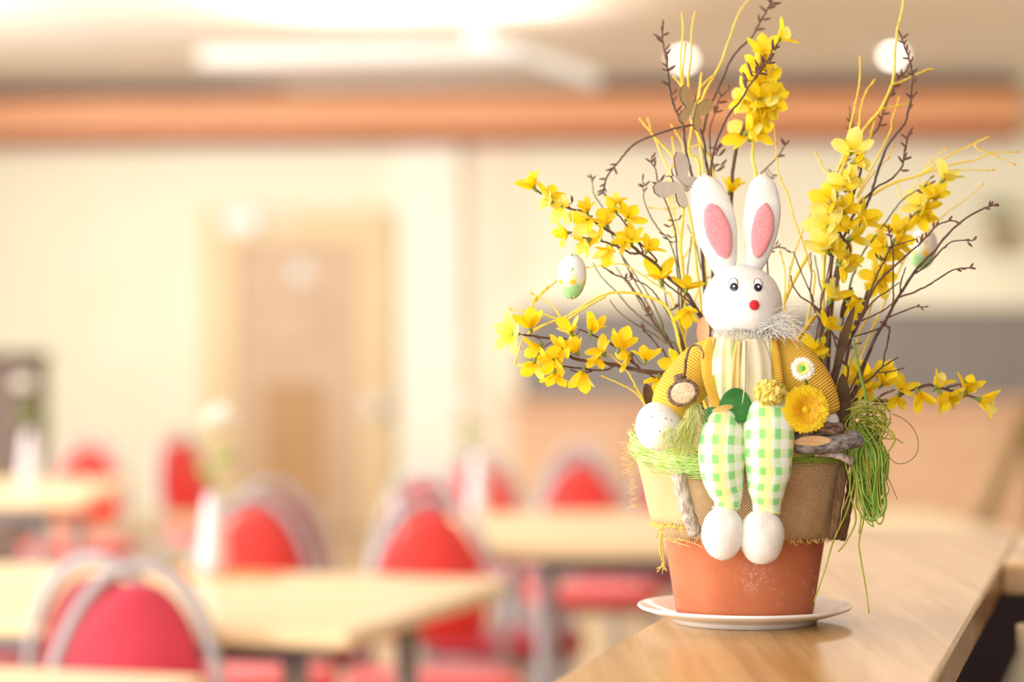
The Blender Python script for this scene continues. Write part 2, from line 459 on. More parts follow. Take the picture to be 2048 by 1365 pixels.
# wall basket with greenery, far right
wb = empty('wall_basket', MW @ Vector((wx(1990), -.1, zat(470, 15.8))), 'small brown wall basket with green leaves at the right edge', 'basket')
pc = MW @ Vector((wx(2000), -.12, zat(470, 15.8)))
v, f_, uv = lathe([(.03, pc.z-.13), (.06, pc.z-.08), (.09, pc.z), (.095, pc.z+.05), (.08, pc.z+.05)], pc.x, pc.y, 24); mk('basket', v, f_, m_wicker, wb)
lm = None
for i in range(26):
    an = random.uniform(0, 6.28); el = random.uniform(.1, 1.3); rr = random.uniform(.05, .11)
    c = pc + Vector((math.cos(an)*math.cos(el)*rr-.03, math.sin(an)*math.cos(el)*rr*.7-.01, .07+math.sin(el)*rr*1.2))
    if lm is None:
        lm = mesh_of('leaf', [(0,0,0),(.012,.004,.015),(.014,.006,.03),(0,.004,.05),(-.014,.006,.03),(-.012,.004,.015),(0,-.002,.024)], [(0,1,6),(1,2,6),(2,3,6),(3,4,6),(4,5,6),(5,0,6)])
    M = Matrix.Translation(c) @ Matrix.Rotation(an, 4, 'Z') @ Matrix.Rotation(random.uniform(-1, 1), 4, 'X') @ Matrix.Scale(1.3, 4)
    link('leaf', lm, m_olive, wb, mw=M)

# ------------------------------------------------------------------ ceiling lamps
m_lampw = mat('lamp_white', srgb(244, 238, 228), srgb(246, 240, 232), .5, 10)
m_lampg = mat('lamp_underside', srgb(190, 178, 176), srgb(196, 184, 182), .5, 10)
m_tube = emit('lamp_tube_glow', (1, .93, .8, 1), 14.0)
m_rim = emit('lamp_diffuser_glow', (.95, .89, .78, 1), .66); m_rim.node_tree.nodes['Principled BSDF'].inputs['Base Color'].default_value = (.42, .40, .37, 1)
LZ = 2.6
def lz(x, y): d = FPX*(LZ-CAMZ)/(682.5-y); return Vector(((x-1024)*d/FPX, d, LZ))
lp = empty('pendant_lamp', lz(800, 150), 'flat white rectangular pendant lamp glowing onto the ceiling', 'lamp')
nl, nr, fl, fr = lz(398, 131), lz(1030, 119), lz(600, 184), lz(1196, 178)
def quadbox(P, z0, z1, name, m, par, ins=0.0):
    c = sum(P, Vector())/4
    Q = [p + (c-p)*ins for p in P]
    v = [(p.x, p.y, z0) for p in Q] + [(p.x, p.y, z1) for p in Q]
    return mk(name, v, [(3,2,1,0),(4,5,6,7),(0,1,5,4),(1,2,6,5),(2,3,7,6),(3,0,4,7)], m, par, smooth=False)
LQ = [nl, nr, fr, fl]
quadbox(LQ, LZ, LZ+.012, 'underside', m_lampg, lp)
for i in range(4):
    a, c = LQ[i], LQ[(i+1) % 4]; t = (c-a).normalized(); nn = Vector((-t.y, t.x, 0))*.03
    v = [(p.x, p.y, z) for z in (LZ+.013, LZ+.085) for p in (a, c, c+nn, a+nn)]
    mk('rim', v, [(3,2,1,0),(4,5,6,7),(0,1,5,4),(1,2,6,5),(2,3,7,6),(3,0,4,7)], m_rim, lp, smooth=False)
for k in (.2, .5, .8):
    a = nl.lerp(fl, k).lerp(nr.lerp(fr, k), .08); c = nl.lerp(fl, k).lerp(nr.lerp(fr, k), .92); a.z = c.z = LZ+.045
    v, f_, uv = tube([a, c], .016, sides=10); mk('light_tube', v, f_, m_tube, lp)
rod = lz(957, 120)
v, f_, uv = tube([Vector((rod.x, rod.y+.25, LZ+.013)), Vector((rod.x, rod.y+.25, CEIL-.02))], .045, sides=14); mk('suspension_rod', v, f_, m_rim, lp)
v, f_, uv = lathe([(.09, CEIL-.02), (.09, CEIL-.001)], rod.x, rod.y+.25, 20); mk('ceiling_rose', v, f_, m_lampw, lp)
lc = sum(LQ, Vector())/4
L = area('pendant_uplight', (lc.x, lc.y, LZ+.11), (R(180), 0, R(-8)), 1.4, 1.0, 26, (1, .95, .87)); L.parent = None
m_spot = emit('spot_glow', (1, .95, .86, 1), 14.0)
for i, (x, y, lab) in enumerate(((1365, 112, 'small glowing ceiling spot behind the tip of the budded twig above the rabbit'), (1786, 105, 'small glowing ceiling spot near the right corner behind a yellow twig'))):
    d = FPX*(CEIL-CAMZ)/(682.5-y); X = (x-1024)*d/FPX
    s = empty('ceiling_spot', (X, d, CEIL-.002), lab, 'ceiling light', 'recessed ceiling spots')
    v, f_, uv = lathe([(.04, CEIL-.012), (.066, CEIL-.012), (.07, CEIL-.002), (.04, CEIL-.002)], X, d, 24); mk('ring', v, f_, m_lampw, s)
    v, f_, uv = blob((X, d, CEIL-.018), .034, .034, .022, seg=16, ring=10); mk('bulb', v, f_, m_spot, s)
    sl = bpy.data.lights.new('ceiling_spot_light', 'SPOT'); sl.energy = 30; sl.spot_size = R(100); sl.color = (1, .94, .85); sl.shadow_soft_size = .04
    so = bpy.data.objects.new('ceiling_spot_light', sl); col.objects.link(so); so.location = (X, d, CEIL-.05)
# more pendants like it over the rest of the hall, outside the picture
for (X, Y) in ((-1.6, 6.4), (1.6, 9.0)):
    area('hall_pendant_light', (X, Y, 2.55), (0, 0, 0), 1.4, 1.0, 30, (1, .95, .88))

# ------------------------------------------------------------------ tables
def table(P, u, v_, lu, lv, label, legs=True, insets=.17):
    """P = near right corner (x,y); u = direction to the back, v_ = direction to the left"""
    u = Vector((u[0], u[1], 0)).normalized(); v_ = Vector((v_[0], v_[1], 0)).normalized()
    c = Vector((P[0], P[1], 0)) + u*lu/2 + v_*lv/2
    t = empty('dining_table', c, label, 'table', 'light wooden tables in the hall')
    M = Matrix.Translation(c) @ Matrix.Rotation(math.atan2(-v_.y, -v_.x), 4, 'Z')
    MB().bbox(-lv/2, lv/2, -lu/2, lu/2, .715, .75, .008).xf(M).build('tabletop', m_beech, t)
    f = MB(); a, b_ = lv/2-insets, lu/2-insets
    f.box(-a, a, -b_-.012, -b_+.012, .665, .714); f.box(-a, a, b_-.012, b_+.012, .665, .714); f.box(-a-.012, -a+.012, -b_+.013, b_-.013, .665, .714); f.box(a-.012, a+.012, -b_+.013, b_-.013, .665, .714)
    f.xf(M).build('apron', m_dgmetal, t)
    for sx in (-1, 1):
        for sy in (-1, 1):
            q = M @ Vector((sx*a, sy*b_, 0))
            vv, ff, uv = tube([Vector((q.x, q.y, .001)), Vector((q.x, q.y, .664))], .026, sides=14)
            lg = mk('leg', vv, ff, m_metal, t)
    return t
AX, AY = (.289, .957), (-.957, .289)
table((-.279, 4.17), AX, AY, .95, 1.5, 'light wooden table in the middle carrying the nearest white flower vase')
table((1.35, 6.02), (-.1, .995), (-.995, -.1), 1.2, 1.42, 'light wooden table partly hidden behind the flower pot')
table((-1.37, 7.75), (0, 1), (-1, 0), 1.0, 1.4, 'light wooden table at the far left near the dark cabinet')
u = Vector((.289, .957)); pr = Vector((-.455, 3.62)) - u*.9
table((pr.x, pr.y), AX, AY, .9, 1.4, 'light wooden table whose edge shows in the bottom left corner')

# ------------------------------------------------------------------ chairs
def chair_mesh_parts():
    P = {}
    seat = []
    W_, Dp = .205, .21
    # seat: rounded slab
    b = MB(); n = 28; rings = []
    for (k, z) in ((.94, .435), (1, .445), (1, .465), (.95, .478), (.7, .485)):
        rings.append([Vector((math.copysign(abs(math.cos(2*math.pi*i/n))**.5, math.cos(2*math.pi*i/n))*W_*k, math.copysign(abs(math.sin(2*math.pi*i/n))**.5, math.sin(2*math.pi*i/n))*Dp*k, z)) for i in range(n)])
    P['seat'] = loft(rings)
    # backrest arch panel (thin cushion), chair faces -y, back at +y
    yb = lambda z: .20 + (z-.46)*.22
    def arch(hw, z0, z1, n=20):
        pts = [(hw*.86, z0)]
        for i in range(n+1):
            a = math.pi*i/n
            pts.append((hw*math.cos(a), z0+.06+(z1-z0-.06)*math.sin(a)))
        pts.append((-hw*.86, z0)); return pts
    rings = []
    for k, dy in ((.92, -.022), (1, -.012), (1, .010), (.94, .018)):
        o_ = arch(.130*k, .535+.02*(1-k), .835-.02*(1-k))
        rings.append([Vector((x, yb(z)+dy, z)) for x, z in o_])
    P['backrest'] = loft(rings)
    fr = [Vector((.185, yb(.46), .44))] + [Vector((.157*math.cos(math.pi*i/24), yb(.56+.31*math.sin(math.pi*i/24)), .56+.305*math.sin(math.pi*i/24))) for i in range(25)] + [Vector((-.185, yb(.46), .44))]
    P['back_frame'] = tube(fr, .0125, sides=8)
    P['leg_fl'] = tube([Vector((.19, -.17, .436)), Vector((.205, -.20, .001))], .0125, sides=8)
    P['leg_fr'] = tube([Vector((-.19, -.17, .436)), Vector((-.205, -.20, .001))], .0125, sides=8)
    P['leg_bl'] = tube([Vector((.195, .19, .436)), Vector((.205, .25, .001))], .0125, sides=8)
    P['leg_br'] = tube([Vector((-.195, .19, .436)), Vector((-.205, .25, .001))], .0125, sides=8)
    P['seat_frame'] = tube(catmull([Vector((.19, -.17, .425)), Vector((.19, .18, .425)), Vector((-.19, .18, .425)), Vector((-.19, -.17, .425)), Vector((.19, -.17, .425))], 1), .011, sides=8)
    return P
CP = chair_mesh_parts()
CMESH = {}
def chair(x, y, rot, label, cloth):
    t = empty('upholstered_chair', (x, y, 0), label, 'chair', 'red upholstered chairs in the hall')
    t.rotation_euler = (0, 0, rot)
    for k, (v, f, uv) in CP.items():
        key = (k, cloth.name if k in ('seat', 'backrest') else '')
        if key not in CMESH:
            nm = 'leg' if k.startswith('leg') else k
            CMESH[key] = mesh_of(nm, v, f); CMESH[key].materials.append(cloth if k in ('seat', 'backrest') else m_metal)
        o = bpy.data.objects.new('leg' if k.startswith('leg') else k, CMESH[key]); col.objects.link(o); o.parent = t
    return t
def cpos(pxx, d): return ((pxx-1024)*d/FPX, d)
X, Y = cpos(258, 4.1); chair(X-.02, 3.88, R(-6), 'red chair with silver frame seen large in the bottom left corner', m_crim)
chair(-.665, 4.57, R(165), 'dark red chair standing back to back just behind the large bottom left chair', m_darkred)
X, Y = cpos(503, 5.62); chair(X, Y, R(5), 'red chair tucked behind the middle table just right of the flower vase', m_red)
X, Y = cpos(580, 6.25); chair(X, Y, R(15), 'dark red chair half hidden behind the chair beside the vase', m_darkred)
X, Y = cpos(870, 5.55); chair(X, Y, R(3), 'bright red chair at the right end of the middle table', m_red)
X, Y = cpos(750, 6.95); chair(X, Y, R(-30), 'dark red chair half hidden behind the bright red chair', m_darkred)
X, Y = cpos(158, 9.25); chair(X, Y, R(2), 'small red chair behind the far left table', m_red)
X, Y = cpos(455, 9.95); chair(X, Y, R(55), 'small red chair seen sideways between the vase flower and the far wall', m_red)
X, Y = cpos(985, 7.95); chair(X, Y, R(10), 'red chair beside the second vase with the peach flower', m_red)
X, Y = cpos(1185, 7.55); chair(X, Y, R(4), 'red chair behind the table next to the flower pot', m_red)
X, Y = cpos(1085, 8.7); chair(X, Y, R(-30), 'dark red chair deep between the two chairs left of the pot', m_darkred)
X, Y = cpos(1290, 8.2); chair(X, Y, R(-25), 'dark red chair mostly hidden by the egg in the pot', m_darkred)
X, Y = cpos(-20, 6.3); chair(X, Y, R(90), 'crimson chair cut off by the left edge of the picture', m_crim)
chair(-.02, 6.4, R(90), 'crimson chair low between the two tables left of the pot', m_crim)

# ------------------------------------------------------------------ vases with flowers, napkin
def vase(pxx, ybase, h, label, flab, dx, dh, petal, fr):
    d = FPX*.5/(ybase-682.5); X = (pxx-1024)*d/FPX
    t = empty('vase', (X, d, .751), label, 'vase', 'white vases on the tables')
    pr = [(.030, 0), (.033, .004), (.033, .03), (.028, .09), (.021, .15), (.018, h), (.0155, h), (.018, .1), (.02, .02)]
    v, f, uv = lathe([(r*.95, z+.751) for r, z in pr], X, d, 24); mk('body', v, f, m_vase, t)
    fl = empty('cut_flower', (X, d, .78), flab, 'flower', 'cut flowers in the vases')
    top = Vector((X+dx, d-.005, .751+dh))
    v, f, uv = tube(catmull([Vector((X, d, .775)), Vector((X, d, .751+h)), Vector((X+dx*.5, d, .751+(h+dh)/2)), top], 5), .0028, .002, 6); mk('stem', v, f, m_stem, fl)
    n = 14
    for i in range(n):
        a = i*2.399; k = math.sqrt((i+.5)/n)
        base = [(0, 0, 0), (.010, 0, .012), (.016, 0, .026), (0, .006, .04), (-.016, 0, .026), (-.010, 0, .012), (0, .008, .02)]
        if 'pt' not in CMESH: CMESH['pt'] = mesh_of('petal', base, [(0,1,6),(1,2,6),(2,3,6),(3,4,6),(4,5,6),(5,0,6)])
        m = CMESH['pt'] if petal is m_whitepetal else CMESH.setdefault('pt2', CMESH['pt'].copy())
        M = Matrix.Translation(top) @ Matrix.Rotation(a, 4, 'Z') @ Matrix.Rotation(k*1.35, 4, 'X') @ Matrix.Scale(fr, 4)
        if not m.materials: m.materials.append(petal)
        link('petal', m, None, fl, mw=M)
    for s in (-1, 1):
        q = Vector((X+dx*.4, d, .751+h+(dh-h)*(.35+.1*s)))
        ver = [q, q+Vector((s*.02, 0, .02)), q+Vector((s*.045, 0, .02)), q+Vector((s*.03, .004, .004))]
        v = ver + [p+Vector((0, .001, 0)) for p in ver]
        mk('leaf', v, [(0,1,2,3),(7,6,5,4),(0,4,5,1),(1,5,6,2),(2,6,7,3),(3,7,4,0)], m_stem, fl)
vase(428, 1150, .172, 'tall white tapered vase on the middle table', 'white round blossom in the vase on the middle table', .012, .315, m_whitepetal, 1.25)
vase(958, 1028, .175, 'white vase beside the table edge left of the flower pot', 'small peach blossom leaning from the vase left of the pot', -.045, .31, m_peachpetal, .8)
vase(60, 966, .18, 'white vase on the far left table', 'pale blossom in the far left vase before the cabinet', -.02, .33, m_whitepetal, 1.25)
nk = MB(); dN = FPX*.5/(1152-682.5); XN = (400-1024)*dN/FPX
MN = Matrix.Translation((XN, dN, 0)) @ Matrix.Rotation(R(-17), 4, 'Z')
nk.bbox(-.09, .17, -.05, .07, .7505, .7535, .001).xf(MN); o = nk.build('napkin', m_orange); tag(o, 'folded orange napkin under the vase on the middle table', 'napkin')

# ------------------------------------------------------------------ bar counter
UV_ = Vector((.2478, .9688, 0)); NV = Vector((.9688, -.2478, 0))
A0 = Vector((.0278, 1.771, 0)) - UV_*1.3
CT = 1.0
def wood_grain(name, base, dark, light, rough=.3):
    m = mat(name, base, light, rough, 14, (1, 1, 1), coords='Object')
    nt = m.node_tree; nd = nt.nodes; lk = nt.links; b = nd['Principled BSDF']
    tc = [n for n in nd if n.type == 'TEX_COORD'][0]
    mp = nd.new('ShaderNodeMapping'); mp.inputs['Rotation'].default_value = (0, 0, math.atan2(NV.y, NV.x)*-1); mp.inputs['Scale'].default_value = (40, 1.6, 40)
    lk.new(tc.outputs['Object'], mp.inputs[0])
    n1 = nd.new('ShaderNodeTexNoise'); n1.inputs['Scale'].default_value = 1.0; n1.inputs['Detail'].default_value = 6; n1.inputs['Distortion'].default_value = .3
    lk.new(mp.outputs[0], n1.inputs['Vector'])
    mp2 = nd.new('ShaderNodeMapping'); mp2.inputs['Rotation'].default_value = mp.inputs['Rotation'].default_value; mp2.inputs['Scale'].default_value = (320, 14, 320)
    lk.new(tc.outputs['Object'], mp2.inputs[0])
    n2 = nd.new('ShaderNodeTexNoise'); n2.inputs['Scale'].default_value = 1.0; n2.inputs['Detail'].default_value = 2; lk.new(mp2.outputs[0], n2.inputs['Vector'])
    cr = nd.new('ShaderNodeValToRGB'); e = cr.color_ramp.elements
    e[0].position = .32; e[0].color = dark; e[1].position = .66; e[1].color = light
    e2 = cr.color_ramp.elements.new(.5); e2.color = base
    lk.new(n1.outputs['Fac'], cr.inputs[0])
    mr = nd.new('ShaderNodeMapRange'); lk.new(n2.outputs['Fac'], mr.inputs[0]); mr.inputs[1].default_value = .56; mr.inputs[2].default_value = .7; mr.inputs[3].default_value = 0; mr.inputs[4].default_value = .45
    c = mixc(nt, mr.outputs[0], cr.outputs[0], dark)
    lk.new(c, b.inputs['Base Color'])
    bp = nd.new('ShaderNodeBump'); bp.inputs['Strength'].default_value = .12; bp.inputs['Distance'].default_value = .001
    lk.new(n2.outputs['Fac'], bp.inputs['Height']); lk.new(bp.outputs[0], b.inputs['Normal'])
    return m
m_oak = wood_grain('oak_counter', srgb(208, 166, 108), srgb(184, 140, 84), srgb(222, 184, 128), .27)
bar = empty('bar_counter', A0 + UV_*1.5, 'light oak bar counter carrying the flower pot', 'counter')
def strip(s0, s1, t0, t1, z0, z1):
    """box in counter axes: s along, t across to the right"""
    mbx = MB().bbox(t0, t1, s0, s1, z0, z1, .003)
    M = Matrix.Translation(A0) @ Matrix(((NV.x, UV_.x, 0, 0), (NV.y, UV_.y, 0, 0), (0, 0, 1, 0), (0, 0, 0, 1)))
    return mbx.xf(M)
CL = 1.3 + 1.50
strip(0, CL, 0, .2715, CT-.036, CT).build('worktop', m_oak, bar)
strip(CL-.45, CL, .272, 1.6, CT-.036, CT).build('worktop_return', m_oak, bar)
strip(.0, CL-.02, .02, .06, .002, CT-.037).build('front_panel', m_peachwood, bar)
strip(CL-.10, CL-.03, .062, 1.58, .002, CT-.037).build('end_panel', m_maho, bar)
strip(.0, CL-.12, .061, .09, .002, CT-.037).build('inner_panel', m_maho, bar)
strip(.1, CL-.14, .092, .52, .68, .70).build('inner_shelf', m_maho, bar)
# something pale and round behind the bar: a cream jug on the inner shelf
jp = px(2100, 1330, 2.45)
jg = empty('jug', (jp.x, jp.y, .701), 'cream round jug behind the bar at the bottom right corner', 'jug')
jz = .701
v, f_, uv = lathe([(.03, jz), (.045, jz+.004), (.066, jz+.06), (.07, jz+.13), (.055, jz+.19), (.034, jz+.235), (.034, jz+.26), (.03, jz+.26), (.03, jz+.235), (.04, jz+.1), (.02, jz+.02)], jp.x, jp.y, 32); mk('body', v, f_, m_creamware, jg)
v, f_, uv = tube(catmull([Vector((jp.x+.036, jp.y, jz+.21)), Vector((jp.x+.09, jp.y, jz+.2)), Vector((jp.x+.1, jp.y, jz+.13)), Vector((jp.x+.06, jp.y, jz+.07))], 6), .008, sides=8); mk('handle', v, f_, m_creamware, jg)
# handrail slanting in the far right of the hall
hr = empty('handrail', (px(1975, 1060, 7.2).x, 7.2, 0), 'brown wooden handrail slanting upward at the right edge', 'handrail')
v, f_, uv = tube([px(1940, 1090, 7.2), px(1975, 1010, 7.2), px(2075, 780, 7.2)], .028, sides=12); mk('rail', v, f_, m_wicker, hr)
for (hx, hy) in ((1948, 1072), (2062, 810)):
    q = px(hx, hy, 7.2); v, f_, uv = tube([Vector((q.x, q.y, .001)), q], .016, sides=10); mk('post', v, f_, m_wicker, hr)

# ================================================================== flower pot, plate and what is in them
m_terra = mat('terracotta', srgb(180, 98, 60), srgb(198, 116, 78), .85, 18, bump=.15, bscale=300, detail=6)
nt = m_terra.node_tree; nd, lk = nodes(m_terra)
_b = nd['Principled BSDF']; _cr = nd[m_terra['ramp']]
_tc = [n for n in nd if n.type == 'TEX_COORD'][0]
_v = nd.new('ShaderNodeTexNoise'); _v.inputs['Scale'].default_value = 130; _v.inputs['Detail'].default_value = 5; lk.new(_tc.outputs['Object'], _v.inputs['Vector'])
_w = nd.new('ShaderNodeTexNoise'); _w.inputs['Scale'].default_value = 16; lk.new(_tc.outputs['Object'], _w.inputs['Vector'])
_f = math_n(nt, 'MULTIPLY', _v.outputs['Fac'], _w.outputs['Fac'])
_mr = nd.new('ShaderNodeMapRange'); lk.new(_f, _mr.inputs[0]); _mr.inputs[1].default_value = .37; _mr.inputs[2].default_value = .46; _mr.inputs[4].default_value = .55
lk.new(mixc(nt, _mr.outputs[0], _cr.outputs[0], srgb(226, 190, 168)), _b.inputs['Base Color'])
_sp = nd.new('ShaderNodeVectorMath'); _sp.operation = 'DISTANCE'; lk.new(_tc.outputs['Object'], _sp.inputs[0])
_st = px(1512, 1150, 2.084) - Vector((px(1489, 682.5).x, D0, CT+.0062)); _sp.inputs[1].default_value = _st
_ms = nd.new('ShaderNodeMapRange'); lk.new(_sp.outputs['Value'], _ms.inputs[0]); _ms.inputs[1].default_value = .006; _ms.inputs[2].default_value = .021; _ms.inputs[3].default_value = 1; _ms.inputs[4].default_value = 0
_n3 = nd.new('ShaderNodeTexNoise'); _n3.inputs['Scale'].default_value = 170; _n3.inputs['Detail'].default_value = 4; _n3.inputs['Distortion'].default_value = 1.2; lk.new(_tc.outputs['Object'], _n3.inputs['Vector'])
_ln = math_n(nt, 'ABSOLUTE', math_n(nt, 'SUBTRACT', _n3.outputs['Fac'], val=.5))
_m4 = nd.new('ShaderNodeMapRange'); lk.new(_ln, _m4.inputs[0]); _m4.inputs[1].default_value = .008; _m4.inputs[2].default_value = .03; _m4.inputs[3].default_value = .55; _m4.inputs[4].default_value = 0
_prev = _b.inputs['Base Color'].links[0].from_socket
lk.new(mixc(nt, math_n(nt, 'MULTIPLY', _ms.outputs[0], _m4.outputs[0]), _prev, srgb(226, 196, 186)), _b.inputs['Base Color'])
m_soil = mat('dark_filler', srgb(70, 50, 34), srgb(96, 72, 48), .95, 90, bump=.6)

def burlap(name, c1, c2):
    m = mat(name, c1, c2, .95, 30)
    nt = m.node_tree; nd, lk = nodes(m); b = nd['Principled BSDF']; cr = nd[m['ramp']]
    uv = nd.new('ShaderNodeUVMap'); sp = nd.new('ShaderNodeSeparateXYZ'); lk.new(uv.outputs[0], sp.inputs[0])
    nz = nd.new('ShaderNodeTexNoise'); nz.inputs['Scale'].default_value = 45; lk.new(uv.outputs[0], nz.inputs['Vector'])
    ds = math_n(nt, 'MULTIPLY', nz.outputs['Fac'], val=2.2)
    k = 2*math.pi/.0026
    su = math_n(nt, 'SINE', math_n(nt, 'ADD', math_n(nt, 'MULTIPLY', sp.outputs[0], val=k), ds))
    sv = math_n(nt, 'SINE', math_n(nt, 'ADD', math_n(nt, 'MULTIPLY', sp.outputs[1], val=k), ds))
    pr = math_n(nt, 'MULTIPLY', su, sv)
    hole = nd.new('ShaderNodeMapRange'); lk.new(pr, hole.inputs[0]); hole.inputs[1].default_value = .25; hole.inputs[2].default_value = .8; hole.inputs[4].default_value = .6
    lk.new(mixc(nt, hole.outputs[0], cr.outputs[0], tuple(q*.42 for q in c1[:3]) + (1,)), b.inputs['Base Color'])
    bp = nd.new('ShaderNodeBump'); bp.inputs['Strength'].default_value = .7; bp.inputs['Distance'].default_value = .0008; bp.invert = True
    lk.new(pr, bp.inputs['Height']); lk.new(bp.outputs[0], b.inputs['Normal'])
    return m
m_burlap = burlap('burlap', srgb(204, 166, 120), srgb(220, 184, 140))
m_burlapy = burlap('yellow_burlap', srgb(226, 194, 136), srgb(236, 208, 154))
m_fray = mat('fray_thread', srgb(216, 180, 110), srgb(236, 206, 136), .9, 200)
m_frayy = mat('yellow_fray_thread', srgb(246, 204, 96), srgb(250, 218, 130), .9, 200)

PC = px(1489, 682.5); PX, PY = PC.x, D0
# plate
prof = [(.0, .0008), (.058, .0008), (.061, .0), (.0635, .0), (.0655, .0035), (.070, .0052), (.082, .0085), (.0935, .0125), (.0952, .0142), (.0945, .0156), (.092, .0154),
        (.080, .0112), (.068, .0068), (.0615, .0052), (.02, .005), (.0, .005)]
v, f_, uv = lathe([(max(r, .0004), CT+.0004+z) for r, z in prof], PX, PY, 96)
tag(mk('plate', v, f_, m_ceramic), 'round white plate under the flower pot', 'plate')

pot = empty('flower_pot', (PX, PY, CT+.006), 'terracotta flower pot wrapped in burlap and bark sticks', 'flower pot')
PZ = CT + .0062
pp = [(.0005, PZ), (.0585, PZ), (.0602, PZ+.002), (.0612, PZ+.006), (.0715, PZ+.072), (.0785, PZ+.118), (.0845, PZ+.1185), (.0865, PZ+.121), (.088, PZ+.141), (.0865, PZ+.143), (.081, PZ+.143), (.0795, PZ+.132), (.077, PZ+.126), (.0005, PZ+.125)]
v, f_, uv = lathe(pp, PX, PY, 96); mk('pot_body', v, f_, m_terra, pot)
v, f_, uv = lathe([(.0785, PZ+.126), (.079, PZ+.131), (.06, PZ+.137), (.0005, PZ+.14)], PX, PY, 48)
v = [Vector(q)+Vector((0, 0, .003*noise.noise(Vector(q)*90))) for q in v]; mk('filler', v, f_, m_soil, pot)
# burlap wrap: sheet around the pot
def wrapsheet(a0, a1, z0, z1, r0, r1, nu, nv, wav, wave_edge=0.0, thick=.0009):
    vo = []; uvs = []
    for j in range(nv+1):
        t = j/nv
        for i in range(nu+1):
            a = a0+(a1-a0)*i/nu
            z = z0+(z1-z0)*t
            if j == 0: z += wave_edge*noise.noise(Vector((a*6, 0, 3)))
            if j == nv: z += wave_edge*1.5*noise.noise(Vector((a*4, 7, 3)))
            r = r0+(r1-r0)*t + wav*noise.noise(Vector((a*5, t*2, 1.3))) + .0006*noise.noise(Vector((a*30, t*8, 5)))
            vo.append(Vector((PX+r*math.sin(a), PY-r*math.cos(a), z))); uvs.append(((a-a0)*.08, z))
    n = len(vo); f = []
    vi = []
    for q in vo:
        d = Vector((q.x-PX, q.y-PY, 0)).normalized(); vi.append(q - d*thick)
    W = nu+1
    for j in range(nv):
        for i in range(nu):
            q = j*W+i
            f.append((q, q+1, q+W+1, q+W)); f.append((n+q+W, n+q+W+1, n+q+1, n+q))
    for i in range(nu):
        f.append((i+1, i, n+i, n+i+1)); q = nv*W+i; f.append((q, q+1, n+q+1, n+q))
    for j in range(nv):
        q = j*W; f.append((q, q+W, n+q+W, n+q)); q = j*W+nu; f.append((q+W, q, n+q, n+q+W))
    return vo+vi, f, uvs+uvs
ZB0, ZB1 = 1.0785, 1.1475
v, f_, uv = wrapsheet(R(-178), R(178), ZB0, ZB1, .0775, .0945, 150, 10, .0013, .0018); mk('burlap_wrap', v, f_, m_burlap, pot, uv)
v, f_, uv = wrapsheet(R(-82), R(-40), 1.0905, 1.147, .0845, .0975, 40, 8, .001, .0016); mk('burlap_patch', v, f_, m_burlapy, pot, uv)
v, f_, uv = wrapsheet(R(78), R(100), 1.096, 1.14, .0925, .099, 14, 8, .002, .003); mk('burlap_flap', v, f_, m_burlap, pot, uv)
def fringe(a0, a1, z, r, n, ln, mt, name='fringe', out=.0):
    b = MB()
    for i in range(n):
        a = random.uniform(a0, a1); l = random.uniform(.4, 1)*ln
        p = Vector((PX+r*math.sin(a), PY-r*math.cos(a), z+random.uniform(-.001, .001))); d = Vector((math.sin(a), -math.cos(a), 0))
        side = Vector((math.cos(a), math.sin(a), 0))*random.uniform(-.8, .8)
        q = p + (Vector((0, 0, -1)) + side + d*random.uniform(0, .6+out))*l*.5
        e = p + (Vector((0, 0, -1)) + side*1.6 + d*random.uniform(-.1, .8+out))*l
        b.add(*tube([p, q, e], .00032, .0002, 4))
    o = b.build(name, mt, pot, True); o['kind'] = 'stuff'; return o
fringe(R(-100), R(100), ZB0+.0005, .0768, 260, .0052, m_fray)
fringe(R(-84), R(-38), 1.0905, .0838, 120, .005, m_frayy)
# threads sticking out at the left side of the cloth
b = MB()
for i in range(70):
    z = random.uniform(1.10, 1.162); a = R(random.uniform(-96, -78)); r = .0955
    p = Vector((PX+r*math.sin(a), PY-r*math.cos(a), z)); l = random.uniform(.004, .011)*(1.5 if z > 1.135 else .9)
    e = p + Vector((-1, random.uniform(-.5, .5), random.uniform(-.5, .25)))*l
    b.add(*tube([p, p.lerp(e, .5)+Vector((0, 0, random.uniform(-.001, .001))), e], .00028, .00018, 4))
o = b.build('side_threads', m_fray, pot, True); o['kind'] = 'stuff'
# dangling frayed tassel at the lower left
b = MB(); T = px(1322, 1070, 2.10); E = px(1326, 1128, 2.10)
for i in range(14):
    o_ = Vector((random.uniform(-.001, .001), random.uniform(-.001, .001), 0))
    e2 = px(random.uniform(1312, 1336), random.uniform(1136, 1150), 2.10)
    b.add(*tube(catmull([px(1318+random.uniform(-4, 6), 1058, 2.098)+o_, T+o_, px(1323+random.uniform(-4, 4), 1100, 2.10)+o_, E+o_*1.5, e2], 3), .0004, .0003, 4))
o = b.build('tassel', m_frayy, pot, True); o['kind'] = 'stuff'
# loose threads over the pot edge
for P_ in ([(1322, 1062), (1345, 1082), (1368, 1090), (1382, 1095)], [(1335, 1075), (1370, 1082), (1390, 1088), (1408, 1097)], [(1330, 1079), (1352, 1084), (1362, 1092)]):
    v, f_, uv = tube(catmull([px(x, y, 2.077-.0001*(x-1322)) for x, y in P_], 4), .0005, .0004, 5); mk('thread', v, f_, m_fray, pot)

